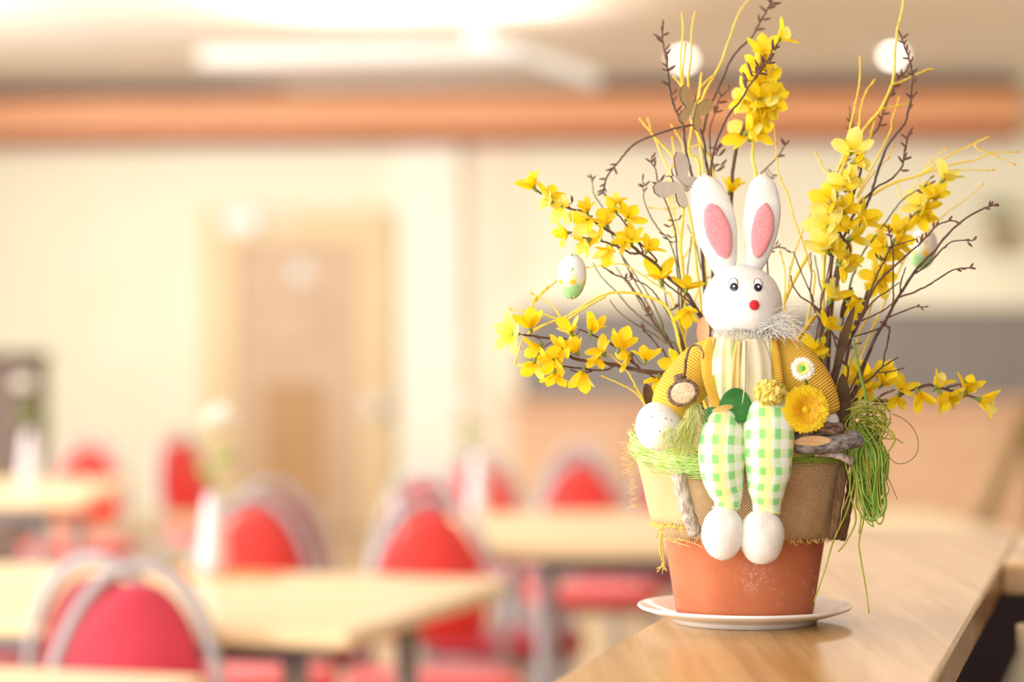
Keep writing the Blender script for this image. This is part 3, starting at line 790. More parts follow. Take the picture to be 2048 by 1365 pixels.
# bark sticks fixed on the wrap
m_bark = mat('grey_bark', srgb(150, 132, 118), srgb(214, 200, 188), .9, 320, (1, 1, .35), bump=1, bscale=420)
m_barkb = mat('brown_bark', srgb(98, 72, 46), srgb(150, 116, 80), .9, 320, (1, 1, .2), bump=1, bscale=420)
m_barkd = mat('dark_bark', srgb(74, 54, 44), srgb(156, 124, 104), .9, 300, (.4, 1, 1), bump=1, bscale=420)
m_barkg = mat('slate_bark', srgb(92, 84, 82), srgb(164, 156, 154), .9, 300, (.4, 1, 1), bump=1, bscale=420)
m_sap = mat('fresh_wood', srgb(206, 156, 104), srgb(232, 192, 144), .8, 300, (.15, 1, 2))
def stick(name, P, r, mt, parent, sides=10, flat=1.0):
    Q = catmull(P, 6); v, f, uv = tube(Q, r, r*.95, sides, bump=0)
    v = [q + Vector((noise.noise(q*160), noise.noise(q*160+Vector((5, 5, 5)))*flat, noise.noise(q*160+Vector((9, 1, 4)))))*r*.28 for q in v]
    return mk(name, v, f, mt, parent, uv)
stick('bark_stick', [px(1356, 950, 2.061), px(1366, 985, 2.0615), px(1378, 1030, 2.0655), px(1390, 1068, 2.071)], .0062, m_bark, pot)
stick('bark_stick', [px(1352, 958, 2.062), px(1358, 990, 2.062), px(1368, 1025, 2.065), px(1377, 1058, 2.067)], .0028, m_bark, pot, 8)
stick('bark_stick', [px(1686, 935, 2.092), px(1680, 980, 2.092), px(1672, 1030, 2.094), px(1667, 1078, 2.097)], .0048, m_barkb, pot)
stick('bark_stick', [px(1705, 950, 2.112), px(1698, 1000, 2.112), px(1690, 1045, 2.114), px(1682, 1080, 2.116)], .0042, m_barkb, pot)

# sisal band around the rim
m_sisal = mat('lime_sisal', srgb(196, 232, 110), srgb(236, 248, 170), .6, 90, trans=.25)
m_sisald = mat('olive_sisal', srgb(150, 180, 56), srgb(186, 206, 84), .6, 90, trans=.2)
def sisal(a0, a1, n, zc, zs, rc, mt, name):
    b = MB()
    for i in range(n):
        s = random.uniform(a0-.05, a0+.35*(a1-a0)); e = random.uniform(a1-.35*(a1-a0), a1+.05)
        pts = []; zo = random.gauss(0, zs); ro = random.uniform(0, .006); ph = random.uniform(0, 6)
        for k in range(9):
            a = s+(e-s)*k/8
            sag = zc(a)
            r = rc + ro + .0015*math.sin(k*1.3+ph)
            pts.append(Vector((PX+r*math.sin(a), PY-r*math.cos(a), sag+zo+.0016*math.sin(k*.9+ph))))
        b.add(*tube(catmull(pts, 3), .0005, .0004, 4))
    o = b.build(name, mt, None, True); return o
zc1 = lambda a: 1.1505 - .012*math.sin((a+R(80))/R(70)*math.pi) - .006
o = sisal(R(-98), R(-8), 230, lambda a: 1.1465 + .012*max(0, (R(-35)-a))/R(50) + .003*(a > R(-20)), .0058, .0965, m_sisal, 'sisal_band')
tag(o, 'tangle of lime green sisal fibre below the white egg', 'sisal', kind='stuff')
o = sisal(R(18), R(78), 70, lambda a: 1.149+.003*(a-R(20)), .0022, .0965, m_sisald, 'sisal_band')
tag(o, 'band of olive green sisal fibre under the bark pieces', 'sisal', kind='stuff')

# ------------------------------------------------------------------ rabbit
m_plush = mat('white_plush', srgb(240, 236, 232), srgb(248, 245, 242), .95, 90, bump=.22, bscale=900, sheen=.5)
m_cotton = mat('cotton_foot', srgb(238, 234, 228), srgb(247, 244, 240), .95, 60, bump=.28, bscale=500, sheen=.6)
m_pink = mat('pink_felt', srgb(232, 144, 154), srgb(240, 160, 167), .95, 400, bump=.3, bscale=400, sheen=.4)
m_nose = mat('red_felt', srgb(206, 18, 26), srgb(216, 26, 32), .8, 160, sheen=.3)
m_eyew = mat('eye_white', srgb(248, 248, 250), None, .2, 10)
m_eyeb = mat('eye_navy', srgb(36, 28, 52), None, .2, 10)
m_jack = mat('yellow_corduroy', srgb(252, 208, 78), srgb(253, 216, 96), .9, 40)
def cord(m, period, axis=1):
    nt = m.node_tree; nd, lk = nodes(m); b = nd['Principled BSDF']; cr = nd[m['ramp']]
    s = stripes_uv(nt, axis, period, .55, .5)
    lk.new(mixc(nt, s, srgb(244, 180, 58), cr.outputs[0]), b.inputs['Base Color'])
    bp = nd.new('ShaderNodeBump'); bp.inputs['Strength'].default_value = .8; bp.inputs['Distance'].default_value = .0012; lk.new(s, bp.inputs['Height']); lk.new(bp.outputs[0], b.inputs['Normal'])
cord(m_jack, .0021)
m_ging = mat('gingham_cloth', srgb(240, 246, 236), srgb(246, 250, 244), .9, 60, sheen=.3)
def gingham(m, per, soften):
    nt = m.node_tree; nd, lk = nodes(m); b = nd['Principled BSDF']; cr = nd[m['ramp']]
    su = stripes_uv(nt, 0, per, .42, .1); sv = stripes_uv(nt, 1, per, .48, .1)
    sy = stripes_uv(nt, 0, per*2, .36, .08, per*.75)
    base = cr.outputs[0]
    green = srgb(112, 212, 118); lime = srgb(206, 240, 160); yel = srgb(250, 240, 140)
    both = math_n(nt, 'MULTIPLY', su, sv); both = math_n(nt, 'MULTIPLY', both, val=.82*soften)
    c = mixc(nt, math_n(nt, 'MULTIPLY', su, val=.5*soften), base, srgb(176, 230, 150))
    c = mixc(nt, math_n(nt, 'MULTIPLY', sv, val=.6*soften), c, lime)
    c = mixc(nt, math_n(nt, 'MULTIPLY', sy, val=.75*soften), c, yel)
    c = mixc(nt, both, c, green)
    lk.new(c, b.inputs['Base Color'])
gingham(m_ging, .0134, 1.0)
m_shirt = mat('pale_shirt_cloth', srgb(248, 240, 214), srgb(250, 244, 224), .9, 60)
gingham(m_shirt, .021, .55)
m_tulle = mat('cream_ribbon', srgb(252, 240, 206), srgb(253, 244, 220), .7, 60, trans=.35)
m_tulley = mat('yellow_ribbon', srgb(250, 222, 140), srgb(252, 230, 160), .7, 60, trans=.35)
m_wisp = mat('white_feather', srgb(250, 246, 238), srgb(252, 250, 246), .8, 60, trans=.3)

rb = empty('toy_rabbit', px(1490, 905, 2.07), 'white plush toy rabbit in yellow jacket sitting on the pot rim', 'toy rabbit')
s2 = 2.075/FPX
# head
hc = px(1484, 604, 2.075)
v, f_, uv = blob(hc, 78*s2, 70*s2, 73*s2, bumps=(((.35, -1, -.22), .17, .55), ((-.75, -.55, -.6), .12, .5), ((.8, -.4, -.7), .10, .45), ((.1, -.95, -.55), .07, .35), ((.1, -.9, .45), -.05, .5), ((0, -.7, -.75), .04, .5)), seg=48, ring=32, nz=.0009, nscale=70)
hd = mk('head', v, f_, m_plush, rb)
# whisker muzzle seam and mouth tuft
NZ = None
def on_head(x, y, lift=0.0):
    """front surface point of the head under a pixel (ray cast on the mesh)"""
    o_ = Vector((0, 0, CAMZ)); dirn = (px(x, y, 2.0)-o_).normalized()
    org = hd.location  # parent is translation only
    off = PMATS[hd].to_translation()
    hit = hd.ray_cast(o_-off, dirn)
    p = (hit[1]+off) if hit[0] else px(x, y, 2.05)
    n = hit[2] if hit[0] else Vector((0, -1, 0))
    return p + n*lift, n
bpy.context.view_layer.update()
def disc(name, x, y, rx, ry, mt, parent, lift, thick=.35, seg=20):
    p, n = on_head(x, y)
    n = (n + Vector((0, -1.2, 0))).normalized()
    xa = Vector((0, 0, 1)).cross(n).normalized()*-1; za = n.cross(xa)*-1
    if za.z < 0: za = -za
    v, f, uv = blob((0, 0, 0), rx*s2, max(rx, ry)*s2*thick, ry*s2, seg=seg, ring=12)
    M = Matrix(((xa.x, -n.x, za.x, p.x+n.x*lift), (xa.y, -n.y, za.y, p.y+n.y*lift), (xa.z, -n.z, za.z, p.z+n.z*lift), (0, 0, 0, 1)))
    return mk(name, [M @ q for q in v], f, mt, parent)
for (ex, ey, w_) in ((1467, 569, 9.6), (1516, 570, 9.0)):
    e = disc('eye', ex, ey, w_, 13.2, m_eyeb, hd, .0002, .13)
    disc('eye_white', ex, ey, w_-1.1, 12.1, m_eyew, e, .0005, .13)
    disc('pupil', ex+(1 if ex < 1500 else -1), ey+6, 8.0, 8.4, m_eyeb, e, .0012, .12)
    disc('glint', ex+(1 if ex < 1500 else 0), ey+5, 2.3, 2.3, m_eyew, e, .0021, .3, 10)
disc('nose', 1508, 611, 10.3, 10.3, m_nose, hd, .0012, .7, 24)
# ears
def ear(spine, prof, inner, tag_):
    sp = [(x, y, d, rx, ry) for (x, y, d), (rx, ry) in zip(spine, prof)]
    v, f, uv = px_loft(sp, 24, 5, .0006)
    e = mk('ear', v, f, m_plush, rb)
    v, f, uv = px_loft(inner, 20, 5, .0003)
    mk('inner_ear', v, f, m_pink, e)
ear([(1458, 556, 2.08), (1449, 535, 2.076), (1442, 505, 2.073), (1433, 465, 2.072), (1424, 420, 2.074), (1415, 385, 2.078), (1411, 362, 2.081), (1410, 351, 2.083)],
    [(14, 12), (25, 15), (34, 15), (41, 14), (41, 13), (34, 12), (23, 10), (5, 4)],
    [(1450, 517, 2.0665, 3, 2), (1449, 508, 2.0655, 13, 4), (1443, 485, 2.0645, 22, 5), (1435, 458, 2.0645, 25, 5), (1427, 432, 2.066, 21, 5), (1422, 416, 2.0675, 14, 4), (1420, 408, 2.069, 3, 2)], 'l')
ear([(1508, 545, 2.082), (1509, 525, 2.079), (1513, 500, 2.076), (1520, 462, 2.074), (1525, 420, 2.075), (1526, 385, 2.079), (1525, 362, 2.082), (1524, 350, 2.084)],
    [(14, 11), (23, 14), (29, 14), (35, 14), (36, 13), (31, 12), (21, 10), (5, 4)],
    [(1515, 516, 2.069, 3, 2), (1516, 506, 2.068, 11, 4), (1520, 484, 2.0665, 18, 5), (1525, 458, 2.066, 21.5, 5), (1529, 430, 2.067, 18, 5), (1531, 416, 2.0685, 11, 4), (1532, 407, 2.07, 3, 2)], 'r')
# body
v, f_, uv = px_loft([(1486, 655, 2.08, 34, 30), (1486, 675, 2.078, 52, 38), (1485, 715, 2.078, 66, 46), (1485, 760, 2.08, 70, 50), (1488, 800, 2.082, 70, 50), (1490, 850, 2.09, 66, 48)], 32, 4, .0008)
mk('shirt', v, f_, m_shirt, rb, uv)
def sleeve(P, parent=rb):
    v, f, uv = px_loft(P, 28, 5, .0012)
    return mk('sleeve', v, f, m_jack, parent, uv)
sleeve([(1446, 690, 2.085, 20, 14), (1428, 704, 2.078, 32, 26), (1404, 727, 2.072, 43, 34), (1376, 762, 2.068, 48, 36), (1350, 798, 2.066, 44, 34), (1340, 826, 2.066, 38, 28), (1336, 848, 2.066, 28, 20)])
sleeve([(1530, 690, 2.085, 20, 14), (1548, 700, 2.078, 33, 26), (1574, 719, 2.072, 45, 34), (1602, 753, 2.068, 50, 36), (1630, 789, 2.066, 45, 34), (1646, 814, 2.066, 36, 26), (1652, 830, 2.066, 27, 20)])
v, f_, uv = blob(px(1660, 846, 2.064), 18*s2, 16*s2, 22*s2, seg=18, ring=12, nz=.0006); mk('paw', v, f_, m_plush, rb)
# jacket fronts (padded strips)
def flap(P, w_, t_, name, mt, n=5):
    v, f, uv = px_loft([(x, y, d, w_*k, t_) for x, y, d, k in P], 16, n, .0008)
    return mk(name, v, f, mt, rb, uv)
flap([(1426, 678, 2.056, .6), (1420, 700, 2.050, .95), (1419, 740, 2.046, 1), (1426, 785, 2.042, .8), (1432, 812, 2.038, .7), (1434, 828, 2.036, .3)], 16, 6, 'jacket_front', m_jack)
flap([(1544, 670, 2.058, .4), (1548, 690, 2.052, .8), (1552, 725, 2.047, 1), (1557, 765, 2.046, .9), (1560, 800, 2.046, .5)], 11, 6, 'jacket_front', m_jack)
# neck ribbon: bow knot and two hanging tails
flap([(1432, 672, 2.064, .8), (1456, 678, 2.054, 1.1), (1488, 680, 2.050, 1.2), (1520, 676, 2.054, 1.1), (1544, 668, 2.064, .8)], 14, 7, 'neck_ribbon', m_tulle)
def ribbon(P, hw, mt, seed):
    """gathered cloth strip hanging from the neck: P = (x, y, d, width factor)"""
    sp = smooth_rings(P, 5); nu = 12; vo = []; uvs = []; fs = []
    for i, (x, y_, d, k) in enumerate(sp):
        for j in range(nu+1):
            t_ = -1+2*j/nu
            fold = math.sin(t_*7+seed)*.0011*(.4+i/len(sp))
            vo.append(px(x+t_*hw*k, y_+3*math.sin(t_*5+seed)*(i == len(sp)-1), d)+Vector((0, fold+.003*t_*t_, 0))); uvs.append((t_*hw*s2, i*.003))
    W = nu+1; n = len(vo)
    for i in range(len(sp)-1):
        for j in range(nu):
            a = i*W+j; fs.append((a, a+1, a+W+1, a+W)); fs.append((n+a+W, n+a+W+1, n+a+1, n+a))
    edge = [j for j in range(W)] + [i*W+nu for i in range(1, len(sp))] + [(len(sp)-1)*W+j for j in range(nu-1, -1, -1)] + [i*W for i in range(len(sp)-2, 0, -1)]
    for q in range(len(edge)):
        a, c = edge[q], edge[(q+1) % len(edge)]; fs.append((c, a, n+a, n+c))
    mk('ribbon_tail', vo+[q+Vector((0, .0007, 0)) for q in vo], fs, mt, rb, uvs+uvs)
ribbon([(1452, 676, 2.046, .7), (1450, 715, 2.041, 1), (1450, 760, 2.039, 1.05), (1452, 806, 2.039, 1.1)], 24, m_shirt, 1)
ribbon([(1478, 680, 2.046, .5), (1474, 715, 2.040, .9), (1472, 760, 2.0385, 1.2), (1470, 812, 2.0385, 1.4)], 13, m_tulley, 2)
ribbon([(1508, 678, 2.045, .6), (1512, 715, 2.0405, 1), (1514, 760, 2.039, 1.05), (1512, 806, 2.039, 1.1)], 30, m_tulle, 3)
ribbon([(1534, 674, 2.050, .6), (1538, 715, 2.045, 1), (1538, 760, 2.043, 1.0), (1536, 800, 2.043, 1.0)], 12, m_shirt, 4)
ribbon([(1490, 682, 2.043, .4), (1490, 730, 2.0375, .8), (1489, 775, 2.0365, .8), (1484, 812, 2.0365, .5)], 10, m_tulle, 5)
# feather wisps at the collar
b = MB()
for i in range(150):
    p = px(random.uniform(1512, 1560), random.uniform(640, 668), 2.05+random.uniform(-.008, .012))
    e = px(random.gauss(1582, 14), random.gauss(652, 18), 2.045+random.uniform(-.012, .012))
    m_ = p.lerp(e, .55)+Vector((0, 0, random.uniform(-.002, .006)))
    b.add(*tube(catmull([p, m_, e, e+Vector((random.uniform(-.001, .004), 0, random.uniform(-.004, .002)))], 3), .00022, .00013, 4))
for i in range(160):
    a = random.uniform(1425, 1550); p = px(a, 662+random.uniform(-5, 8), 2.05)
    e = p + Vector((random.uniform(-.004, .004), -.004, random.uniform(-.010, .003)))
    b.add(*tube([p, p.lerp(e, .5)+Vector((0, -.002, 0)), e], .0003, .0002, 4))
o = b.build('collar_feather', m_wisp, rb, True); o['kind'] = 'stuff'
# trouser legs
def leg(P):
    v, f, uv = px_loft(P, 36, 5, .0011)
    return mk('trouser_leg', v, f, m_ging, rb, uv)
leg([(1456, 835, 2.092, 30, 24), (1452, 822, 2.062, 26, 22), (1449, 834, 2.045, 33, 27), (1445, 862, 2.036, 44, 33), (1443, 900, 2.033, 47, 35), (1445, 940, 2.034, 45, 33), (1450, 975, 2.037, 37, 29), (1454, 1000, 2.039, 29, 24), (1452, 1016, 2.04, 25, 20), (1451, 1022, 2.04, 20, 16)])
leg([(1530, 830, 2.092, 34, 26), (1533, 812, 2.062, 36, 28), (1535, 826, 2.045, 45, 33), (1537, 856, 2.034, 51, 36), (1537, 898, 2.031, 50, 36), (1536, 945, 2.033, 45, 33), (1534, 985, 2.037, 36, 28), (1533, 1008, 2.039, 29, 23), (1532, 1024, 2.04, 27, 22), (1531, 1031, 2.04, 20, 16)])
for (x, y, rx, rz) in ((1446, 1067, 42, 53), (1523, 1074, 45, 54)):
    v, f_, uv = blob(px(x, y, 2.034), rx*s2, 36*s2, rz*s2, bumps=(((.1, -1, .45), -.10, .35), ((0, -.9, -.5), .05, .6)), seg=36, ring=24, nz=.0012, nscale=60); mk('foot', v, f_, m_cotton, rb)
def fuzz(ob, n, ln, mt):
    """short pile standing off a plush surface"""
    me = ob.data; off = PMATS[ob].to_translation(); b = MB(); P = [p for p in me.polygons if p.area > 1e-9]
    wts = [p.area for p in P]
    for p in random.choices(P, wts, k=n):
        vs = [me.vertices[i].co for i in p.vertices]; a, c = random.random(), random.random()
        q = vs[0].lerp(vs[1], a).lerp(vs[3 % len(vs)].lerp(vs[2], a), c) + off
        d = (p.normal + Vector((random.uniform(-.6, .6), random.uniform(-.6, .6), random.uniform(-.7, .4)))).normalized()
        e = q + d*ln*random.uniform(.5, 1.2); sd = d.orthogonal()*.00011
        b.add([q-d*ln*.2+sd, q-d*ln*.2-sd, q-d*ln*.2+d.cross(sd), e], [(0, 1, 3), (1, 2, 3), (2, 0, 3)])
    o = b.build('plush_pile', mt, ob, True); o['kind'] = 'stuff'
for ob in [c for c in list(col.objects) if c.parent == rb and c.data.materials and c.data.materials[0] in (m_plush, m_cotton)]:
    fuzz(ob, 5200 if ob.name.startswith('head') else 2600 if ob.name.startswith(('ear', 'foot')) else 600, .0013, ob.data.materials[0])
# threads tying the ankles
for (x, y, r_) in ((1452, 1017, 26), (1532, 1026, 28)):
    cc = px(x, y, 2.04); pts = [cc + Vector((math.sin(a)*r_*s2, math.cos(a)*r_*.85*s2, math.sin(a*3)*.0006)) for a in [i*2*math.pi/16 for i in range(17)]]
    v, f_, uv = tube(pts, .0009, sides=6); mk('ankle_tie', v, f_, m_ging, rb)

# ------------------------------------------------------------------ eggs
def speckle(m, scale, thr, c):
    nt = m.node_tree; nd, lk = nodes(m); b = nd['Principled BSDF']; cr = nd[m['ramp']]
    tc = [n for n in nd if n.type == 'TEX_COORD'][0]
    vo = nd.new('ShaderNodeTexVoronoi'); vo.inputs['Scale'].default_value = scale; lk.new(tc.outputs['Object'], vo.inputs['Vector'])
    lt = math_n(nt, 'LESS_THAN', vo.outputs['Distance'], val=thr)
    lk.new(mixc(nt, lt, cr.outputs[0], c), b.inputs['Base Color'])
m_egg = mat('speckled_egg_shell', srgb(240, 236, 236), srgb(246, 243, 242), .55, 20)
speckle(m_egg, 130, .13, srgb(176, 160, 166))
s3 = 2.06/FPX
v, f_, uv = blob(px(1317, 853, 2.06), 47*s3, 46*s3, 50*s3, seg=36, ring=26, egg=.12)
c0 = px(1317, 853, 2.06); Mr = Matrix.Translation(c0) @ Matrix.Rotation(R(-18), 4, 'Y') @ Matrix.Translation(-c0)
v = [Mr @ q for q in v]
tag(mk('speckled_egg', v, f_, m_egg), 'white speckled egg nestled in the green sisal', 'egg')

def painted_egg():
    m = mat('painted_egg', srgb(246, 248, 246), srgb(250, 250, 248), .22, 10)
    nt = m.node_tree; nd, lk = nodes(m); b = nd['Principled BSDF']
    uv = nd.new('ShaderNodeUVMap'); sp = nd.new('ShaderNodeSeparateXYZ'); lk.new(uv.outputs[0], sp.inputs[0])
    nz = nd.new('ShaderNodeTexNoise'); nz.inputs['Scale'].default_value = 9; lk.new(uv.outputs[0], nz.inputs['Vector'])
    vv = math_n(nt, 'ADD', sp.outputs[1], math_n(nt, 'MULTIPLY', math_n(nt, 'SUBTRACT', nz.outputs['Fac'], val=.5), val=.16))
    cr = nd.new('ShaderNodeValToRGB'); lk.new(vv, cr.inputs[0]); e = cr.color_ramp.elements
    e[0].position = .0; e[0].color = srgb(236, 240, 232); e[1].position = .99; e[1].color = srgb(206, 232, 202)
    for p, c in ((.08, srgb(214, 228, 216)), (.13, srgb(140, 200, 128)), (.34, srgb(170, 220, 158)), (.44, srgb(246, 249, 246)), (.84, srgb(248, 248, 248)), (.90, srgb(196, 228, 200))):
        q = e.new(p); q.color = c
    c = cr.outputs[0]
    def spots(c, vpos, cu, cn, ru, rv, color):
        """row of spots repeating around: centre v, count per turn cn, radii"""
        a = math_n(nt, 'ADD', sp.outputs[0], val=cu); a = math_n(nt, 'MULTIPLY', a, val=cn); a = math_n(nt, 'FRACT', a)
        a = math_n(nt, 'SUBTRACT', a, val=.5); a = math_n(nt, 'DIVIDE', a, val=ru*cn); a = math_n(nt, 'MULTIPLY', a, a)
        q = math_n(nt, 'SUBTRACT', sp.outputs[1], val=vpos); q = math_n(nt, 'DIVIDE', q, val=rv); q = math_n(nt, 'MULTIPLY', q, q)
        d = math_n(nt, 'ADD', a, q)
        mr = nd.new('ShaderNodeMapRange'); lk.new(d, mr.inputs[0]); mr.inputs[1].default_value = .75; mr.inputs[2].default_value = 1.1; mr.inputs[3].default_value = 1; mr.inputs[4].default_value = 0
        return mixc(nt, mr.outputs[0], c, color)
    c = spots(c, .47, .02, 6, .052, .075, srgb(252, 238, 190))     # chick bodies
    c = spots(c, .42, .02, 6, .046, .04, srgb(250, 206, 70))
    c = spots(c, .59, .03, 6, .030, .05, srgb(252, 244, 214))
    c = spots(c, .565, .045, 6, .010, .012, srgb(240, 160, 60))
    c = spots(c, .60, .03, 6, .007, .012, srgb(70, 40, 30))
    c = spots(c, .88, .0, 5, .030, .035, srgb(104, 178, 118))
    c = spots(c, .17, .05, 9, .018, .022, srgb(238, 246, 248))
    c = spots(c, .15, .10, 7, .012, .016, srgb(120, 150, 160))
    lk.new(c, b.inputs['Base Color'])
    return m
m_pegg = painted_egg()
m_thread = mat('pale_thread', srgb(240, 228, 214), srgb(246, 236, 224), .8, 60)
def hanging_egg(x, y, w_, h_, d, rot, label, ytop, xtop):
    c = px(x, y, d); k = d/FPX
    t = empty('easter_egg', c, label, 'egg', 'painted hanging eggs')
    v, f, uv = blob(c, w_*k/2, w_*k/2, h_*k/2, seg=40, ring=30, egg=-.14)
    Mr = Matrix.Translation(c) @ Matrix.Rotation(R(rot), 4, 'Y') @ Matrix.Rotation(R(12), 4, 'Z') @ Matrix.Translation(-c)
    mk('shell', [Mr @ q for q in v], f, m_pegg, t, uv)
    top = Mr @ (c+Vector((0, 0, h_*k/2-.0005)))
    v, f, uv = tube([top, top.lerp(px(xtop, ytop, d), .5), px(xtop, ytop, d)], .00035, sides=5); mk('thread', v, f, m_thread, t)
hanging_egg(1143.5, 554, 59, 92, 2.06, 2, 'painted Easter egg hanging on the left below the blossoms', 420, 1146)
hanging_egg(1846, 498, 56, 84, 2.26, 8, 'painted Easter egg hanging on the right behind budded twigs', 420, 1850)

# ------------------------------------------------------------------ wooden butterflies
m_ply = mat('plywood', srgb(198, 172, 122), srgb(212, 186, 136), .8, 90, (1, 1, .4))
m_plyg = mat('grey_plywood', srgb(208, 196, 184), srgb(218, 207, 196), .8, 90, (1, 1, .4))
m_burn = mat('burnt_edge', srgb(74, 46, 30), srgb(92, 60, 40), .8, 90)
def butterfly(cxp, cyp, d, scale, rot, yaw, mt, label):
    half = [(0, -.28), (.10, -.30), (.22, -.62), (.40, -.86), (.60, -.84), (.68, -.62), (.62, -.38), (.42, -.16), (.50, -.10), (.78, .02), (.98, .30), (1.0, .58), (.86, .78), (.62, .74), (.36, .48), (.16, .20), (.08, .28), (.05, .40), (0, .34)]
    out = half + [(-x, y) for x, y in reversed(half[1:-1])]
    pts = [Vector((x, 0, y)) for x, y in out]
    n = len(pts); th = .11
    c = px(cxp, cyp, d); k = scale*d/FPX
    M = Matrix.Translation(c) @ Matrix.Rotation(R(yaw), 4, 'Z') @ Matrix.Rotation(R(rot), 4, 'Y') @ Matrix.Scale(k, 4)
    t = empty('wooden_butterfly', c, label, 'butterfly', 'wooden butterfly ornaments')
    v = [M @ (p+Vector((0, -th/2, 0))) for p in pts] + [M @ (p+Vector((0, th/2, 0))) for p in pts]
    side = [(i, (i+1) % n, n+(i+1) % n, n+i) for i in range(n)]
    mk('wings', v, [tuple(range(n))[::-1], tuple(range(n, 2*n))], mt, t, smooth=False)
    mk('burnt_edge', v, side, m_burn, t, smooth=False)
    b = MB(); b.add(*tube([M @ Vector((0, -th*.5, -.5)), M @ Vector((0, -th*.55, 0)), M @ Vector((0, -th*.5, .36))], .09*k, .05*k, 8)); b.build('body', m_burn if False else mt, t, True)
    for s in (-1, 1):
        v, f, uv = tube(catmull([M @ Vector((s*.03, -th*.4, .34)), M @ Vector((s*.12, -th*.4, .52)), M @ Vector((s*.22, -th*.4, .58))], 4), .022*k, .015*k, 5); mk('antenna', v, f, m_burn, t)
butterfly(1387, 217, 2.13, 45, 20, 38, m_ply, 'beige wooden butterfly clipped among the twigs high above the ears')
butterfly(1357, 365, 2.11, 52, -52, 28, m_plyg, 'grey wooden butterfly beside the rabbit\'s left ear')

# ------------------------------------------------------------------ small decorations in the pot
m_ray = mat('yellow_ray_petal', srgb(253, 216, 10), srgb(254, 224, 40), .6, 60, trans=.3)
m_rayo = mat('orange_ray_petal', srgb(250, 190, 24), srgb(252, 202, 44), .6, 60, trans=.3)
m_pomp = mat('pale_yellow_petal', srgb(252, 234, 112), srgb(253, 243, 160), .7, 60, trans=.3)
m_pompo = mat('orange_inner_petal', srgb(240, 170, 50), srgb(246, 190, 80), .7, 60, trans=.3)
m_wray = mat('white_ray_petal', srgb(250, 250, 248), srgb(252, 252, 252), .7, 60, trans=.3)
m_gcent = mat('green_flower_centre', srgb(86, 178, 70), srgb(120, 196, 80), .7, 60)
m_ycent = mat('yellow_green_centre', srgb(226, 226, 110), srgb(236, 236, 150), .7, 60)
m_gleaf = mat('green_fabric_leaf', srgb(40, 112, 48), srgb(58, 136, 60), .55, 60)
def frame_dir(n):
    n = Vector(n).normalized(); x = Vector((0, 0, 1)).cross(n)
    if x.length < .1: x = Vector((1, 0, 0)).cross(n)
    x.normalize(); y = n.cross(x)
    return Matrix(((x.x, y.x, n.x, 0), (x.y, y.y, n.y, 0), (x.z, y.z, n.z, 0), (0, 0, 0, 1)))
def petal_mesh(name, L_, W_, rise0, rise1, prof, cup=.15, nu=6, nvv=4, mt=None, notch=0.0):
    """petal along +x from the origin; slope goes from rise0 to rise1 (radians above the xy plane)"""
    v = []; f = []; uv = []
    P = Vector((0, 0, 0)); pts = [P.copy()]
    for i in range(nu):
        a = rise0+(rise1-rise0)*(i/(nu-1)); P = P+Vector((math.cos(a), 0, math.sin(a)))*(L_/nu); pts.append(P.copy())
    for i, p in enumerate(pts):
        k = i/nu; hw = W_*prof(k)
        a = rise0+(rise1-rise0)*k; up = Vector((-math.sin(a), 0, math.cos(a)))
        for j in range(nvv+1):
            s = -1+2*j/nvv
            q = p + Vector((0, hw*s, 0)) + up*(cup*hw*(s*s))
            if i == nu: q -= Vector((math.cos(a), 0, math.sin(a)))*(L_/nu)*(.55*s*s)
            v.append(q); uv.append((k, s*.5+.5))
    for i in range(nu):
        for j in range(nvv):
            a = i*(nvv+1)+j; f.append((a, a+1, a+nvv+2, a+nvv+1))
    m = mesh_of(name, v, f, uv)
    if mt: m.materials.append(mt)
    return m
ovalp = lambda k: .28+.72*math.sin(math.pi*min(1, k*.93+.04))**.7 if k < 1 else .42
rayp = lambda k: .35+.65*k**.7 if k < 1 else .8
def daisy(name, x, y, d, ndir, layers, centre, cmat, label, stem_to=None, stem_mat=None, crad=9):
    c = px(x, y, d); k = d/FPX; M0 = Matrix.Translation(c) @ frame_dir(ndir)
    t = empty(name, c, label, 'flower')
    for (n, L_, W_, r0, r1, mt, zoff, rad0) in layers:
        pm = petal_mesh('petal', L_*k, W_*k, r0, r1, rayp if name == 'strawflower' else ovalp, .3, 5, 2, mt)
        for i in range(n):
            a = 2*math.pi*(i+random.uniform(-.15, .15))/n
            M = M0 @ Matrix.Rotation(a, 4, 'Z') @ Matrix.Translation((rad0*k, 0, zoff*k)) @ Matrix.Rotation(random.uniform(-.08, .08), 4, 'Y') @ Matrix.Scale(random.uniform(.93, 1.05), 4)
            link('petal', pm, None, t, mw=M)
    v, f, uv = blob((0, 0, 0), crad*k, crad*k, crad*.6*k, seg=16, ring=10, nz=crad*.12*k, nscale=900)
    mk('flower_centre', [M0 @ (q+Vector((0, 0, centre*k))) for q in v], f, cmat, t)
    if stem_to:
        n_ = Vector(ndir).normalized()
        v, f, uv = tube(catmull([c-n_*.001, c.lerp(px(*stem_to), .4)+Vector((0, .004, 0)), px(*stem_to)], 5), 3.2*k, sides=8); mk('stem', v, f, stem_mat or m_stem, t)
    return t
daisy('strawflower', 1611, 820, 2.028, (.12, -1, .02), [(34, 46, 6.2, .30, .02, m_ray, -6, 5), (32, 43, 6.0, .42, .12, m_ray, -4, 5), (30, 38, 5.4, .5, .2, m_ray, -2, 4), (26, 30, 4.6, .6, .3, m_rayo, -1, 3), (18, 17, 3.6, .7, .4, m_rayo, 0, 3)], 3, m_ray, 'large golden yellow strawflower with ruffled rim beside the rabbit\'s knee', (1640, 880, 2.09))
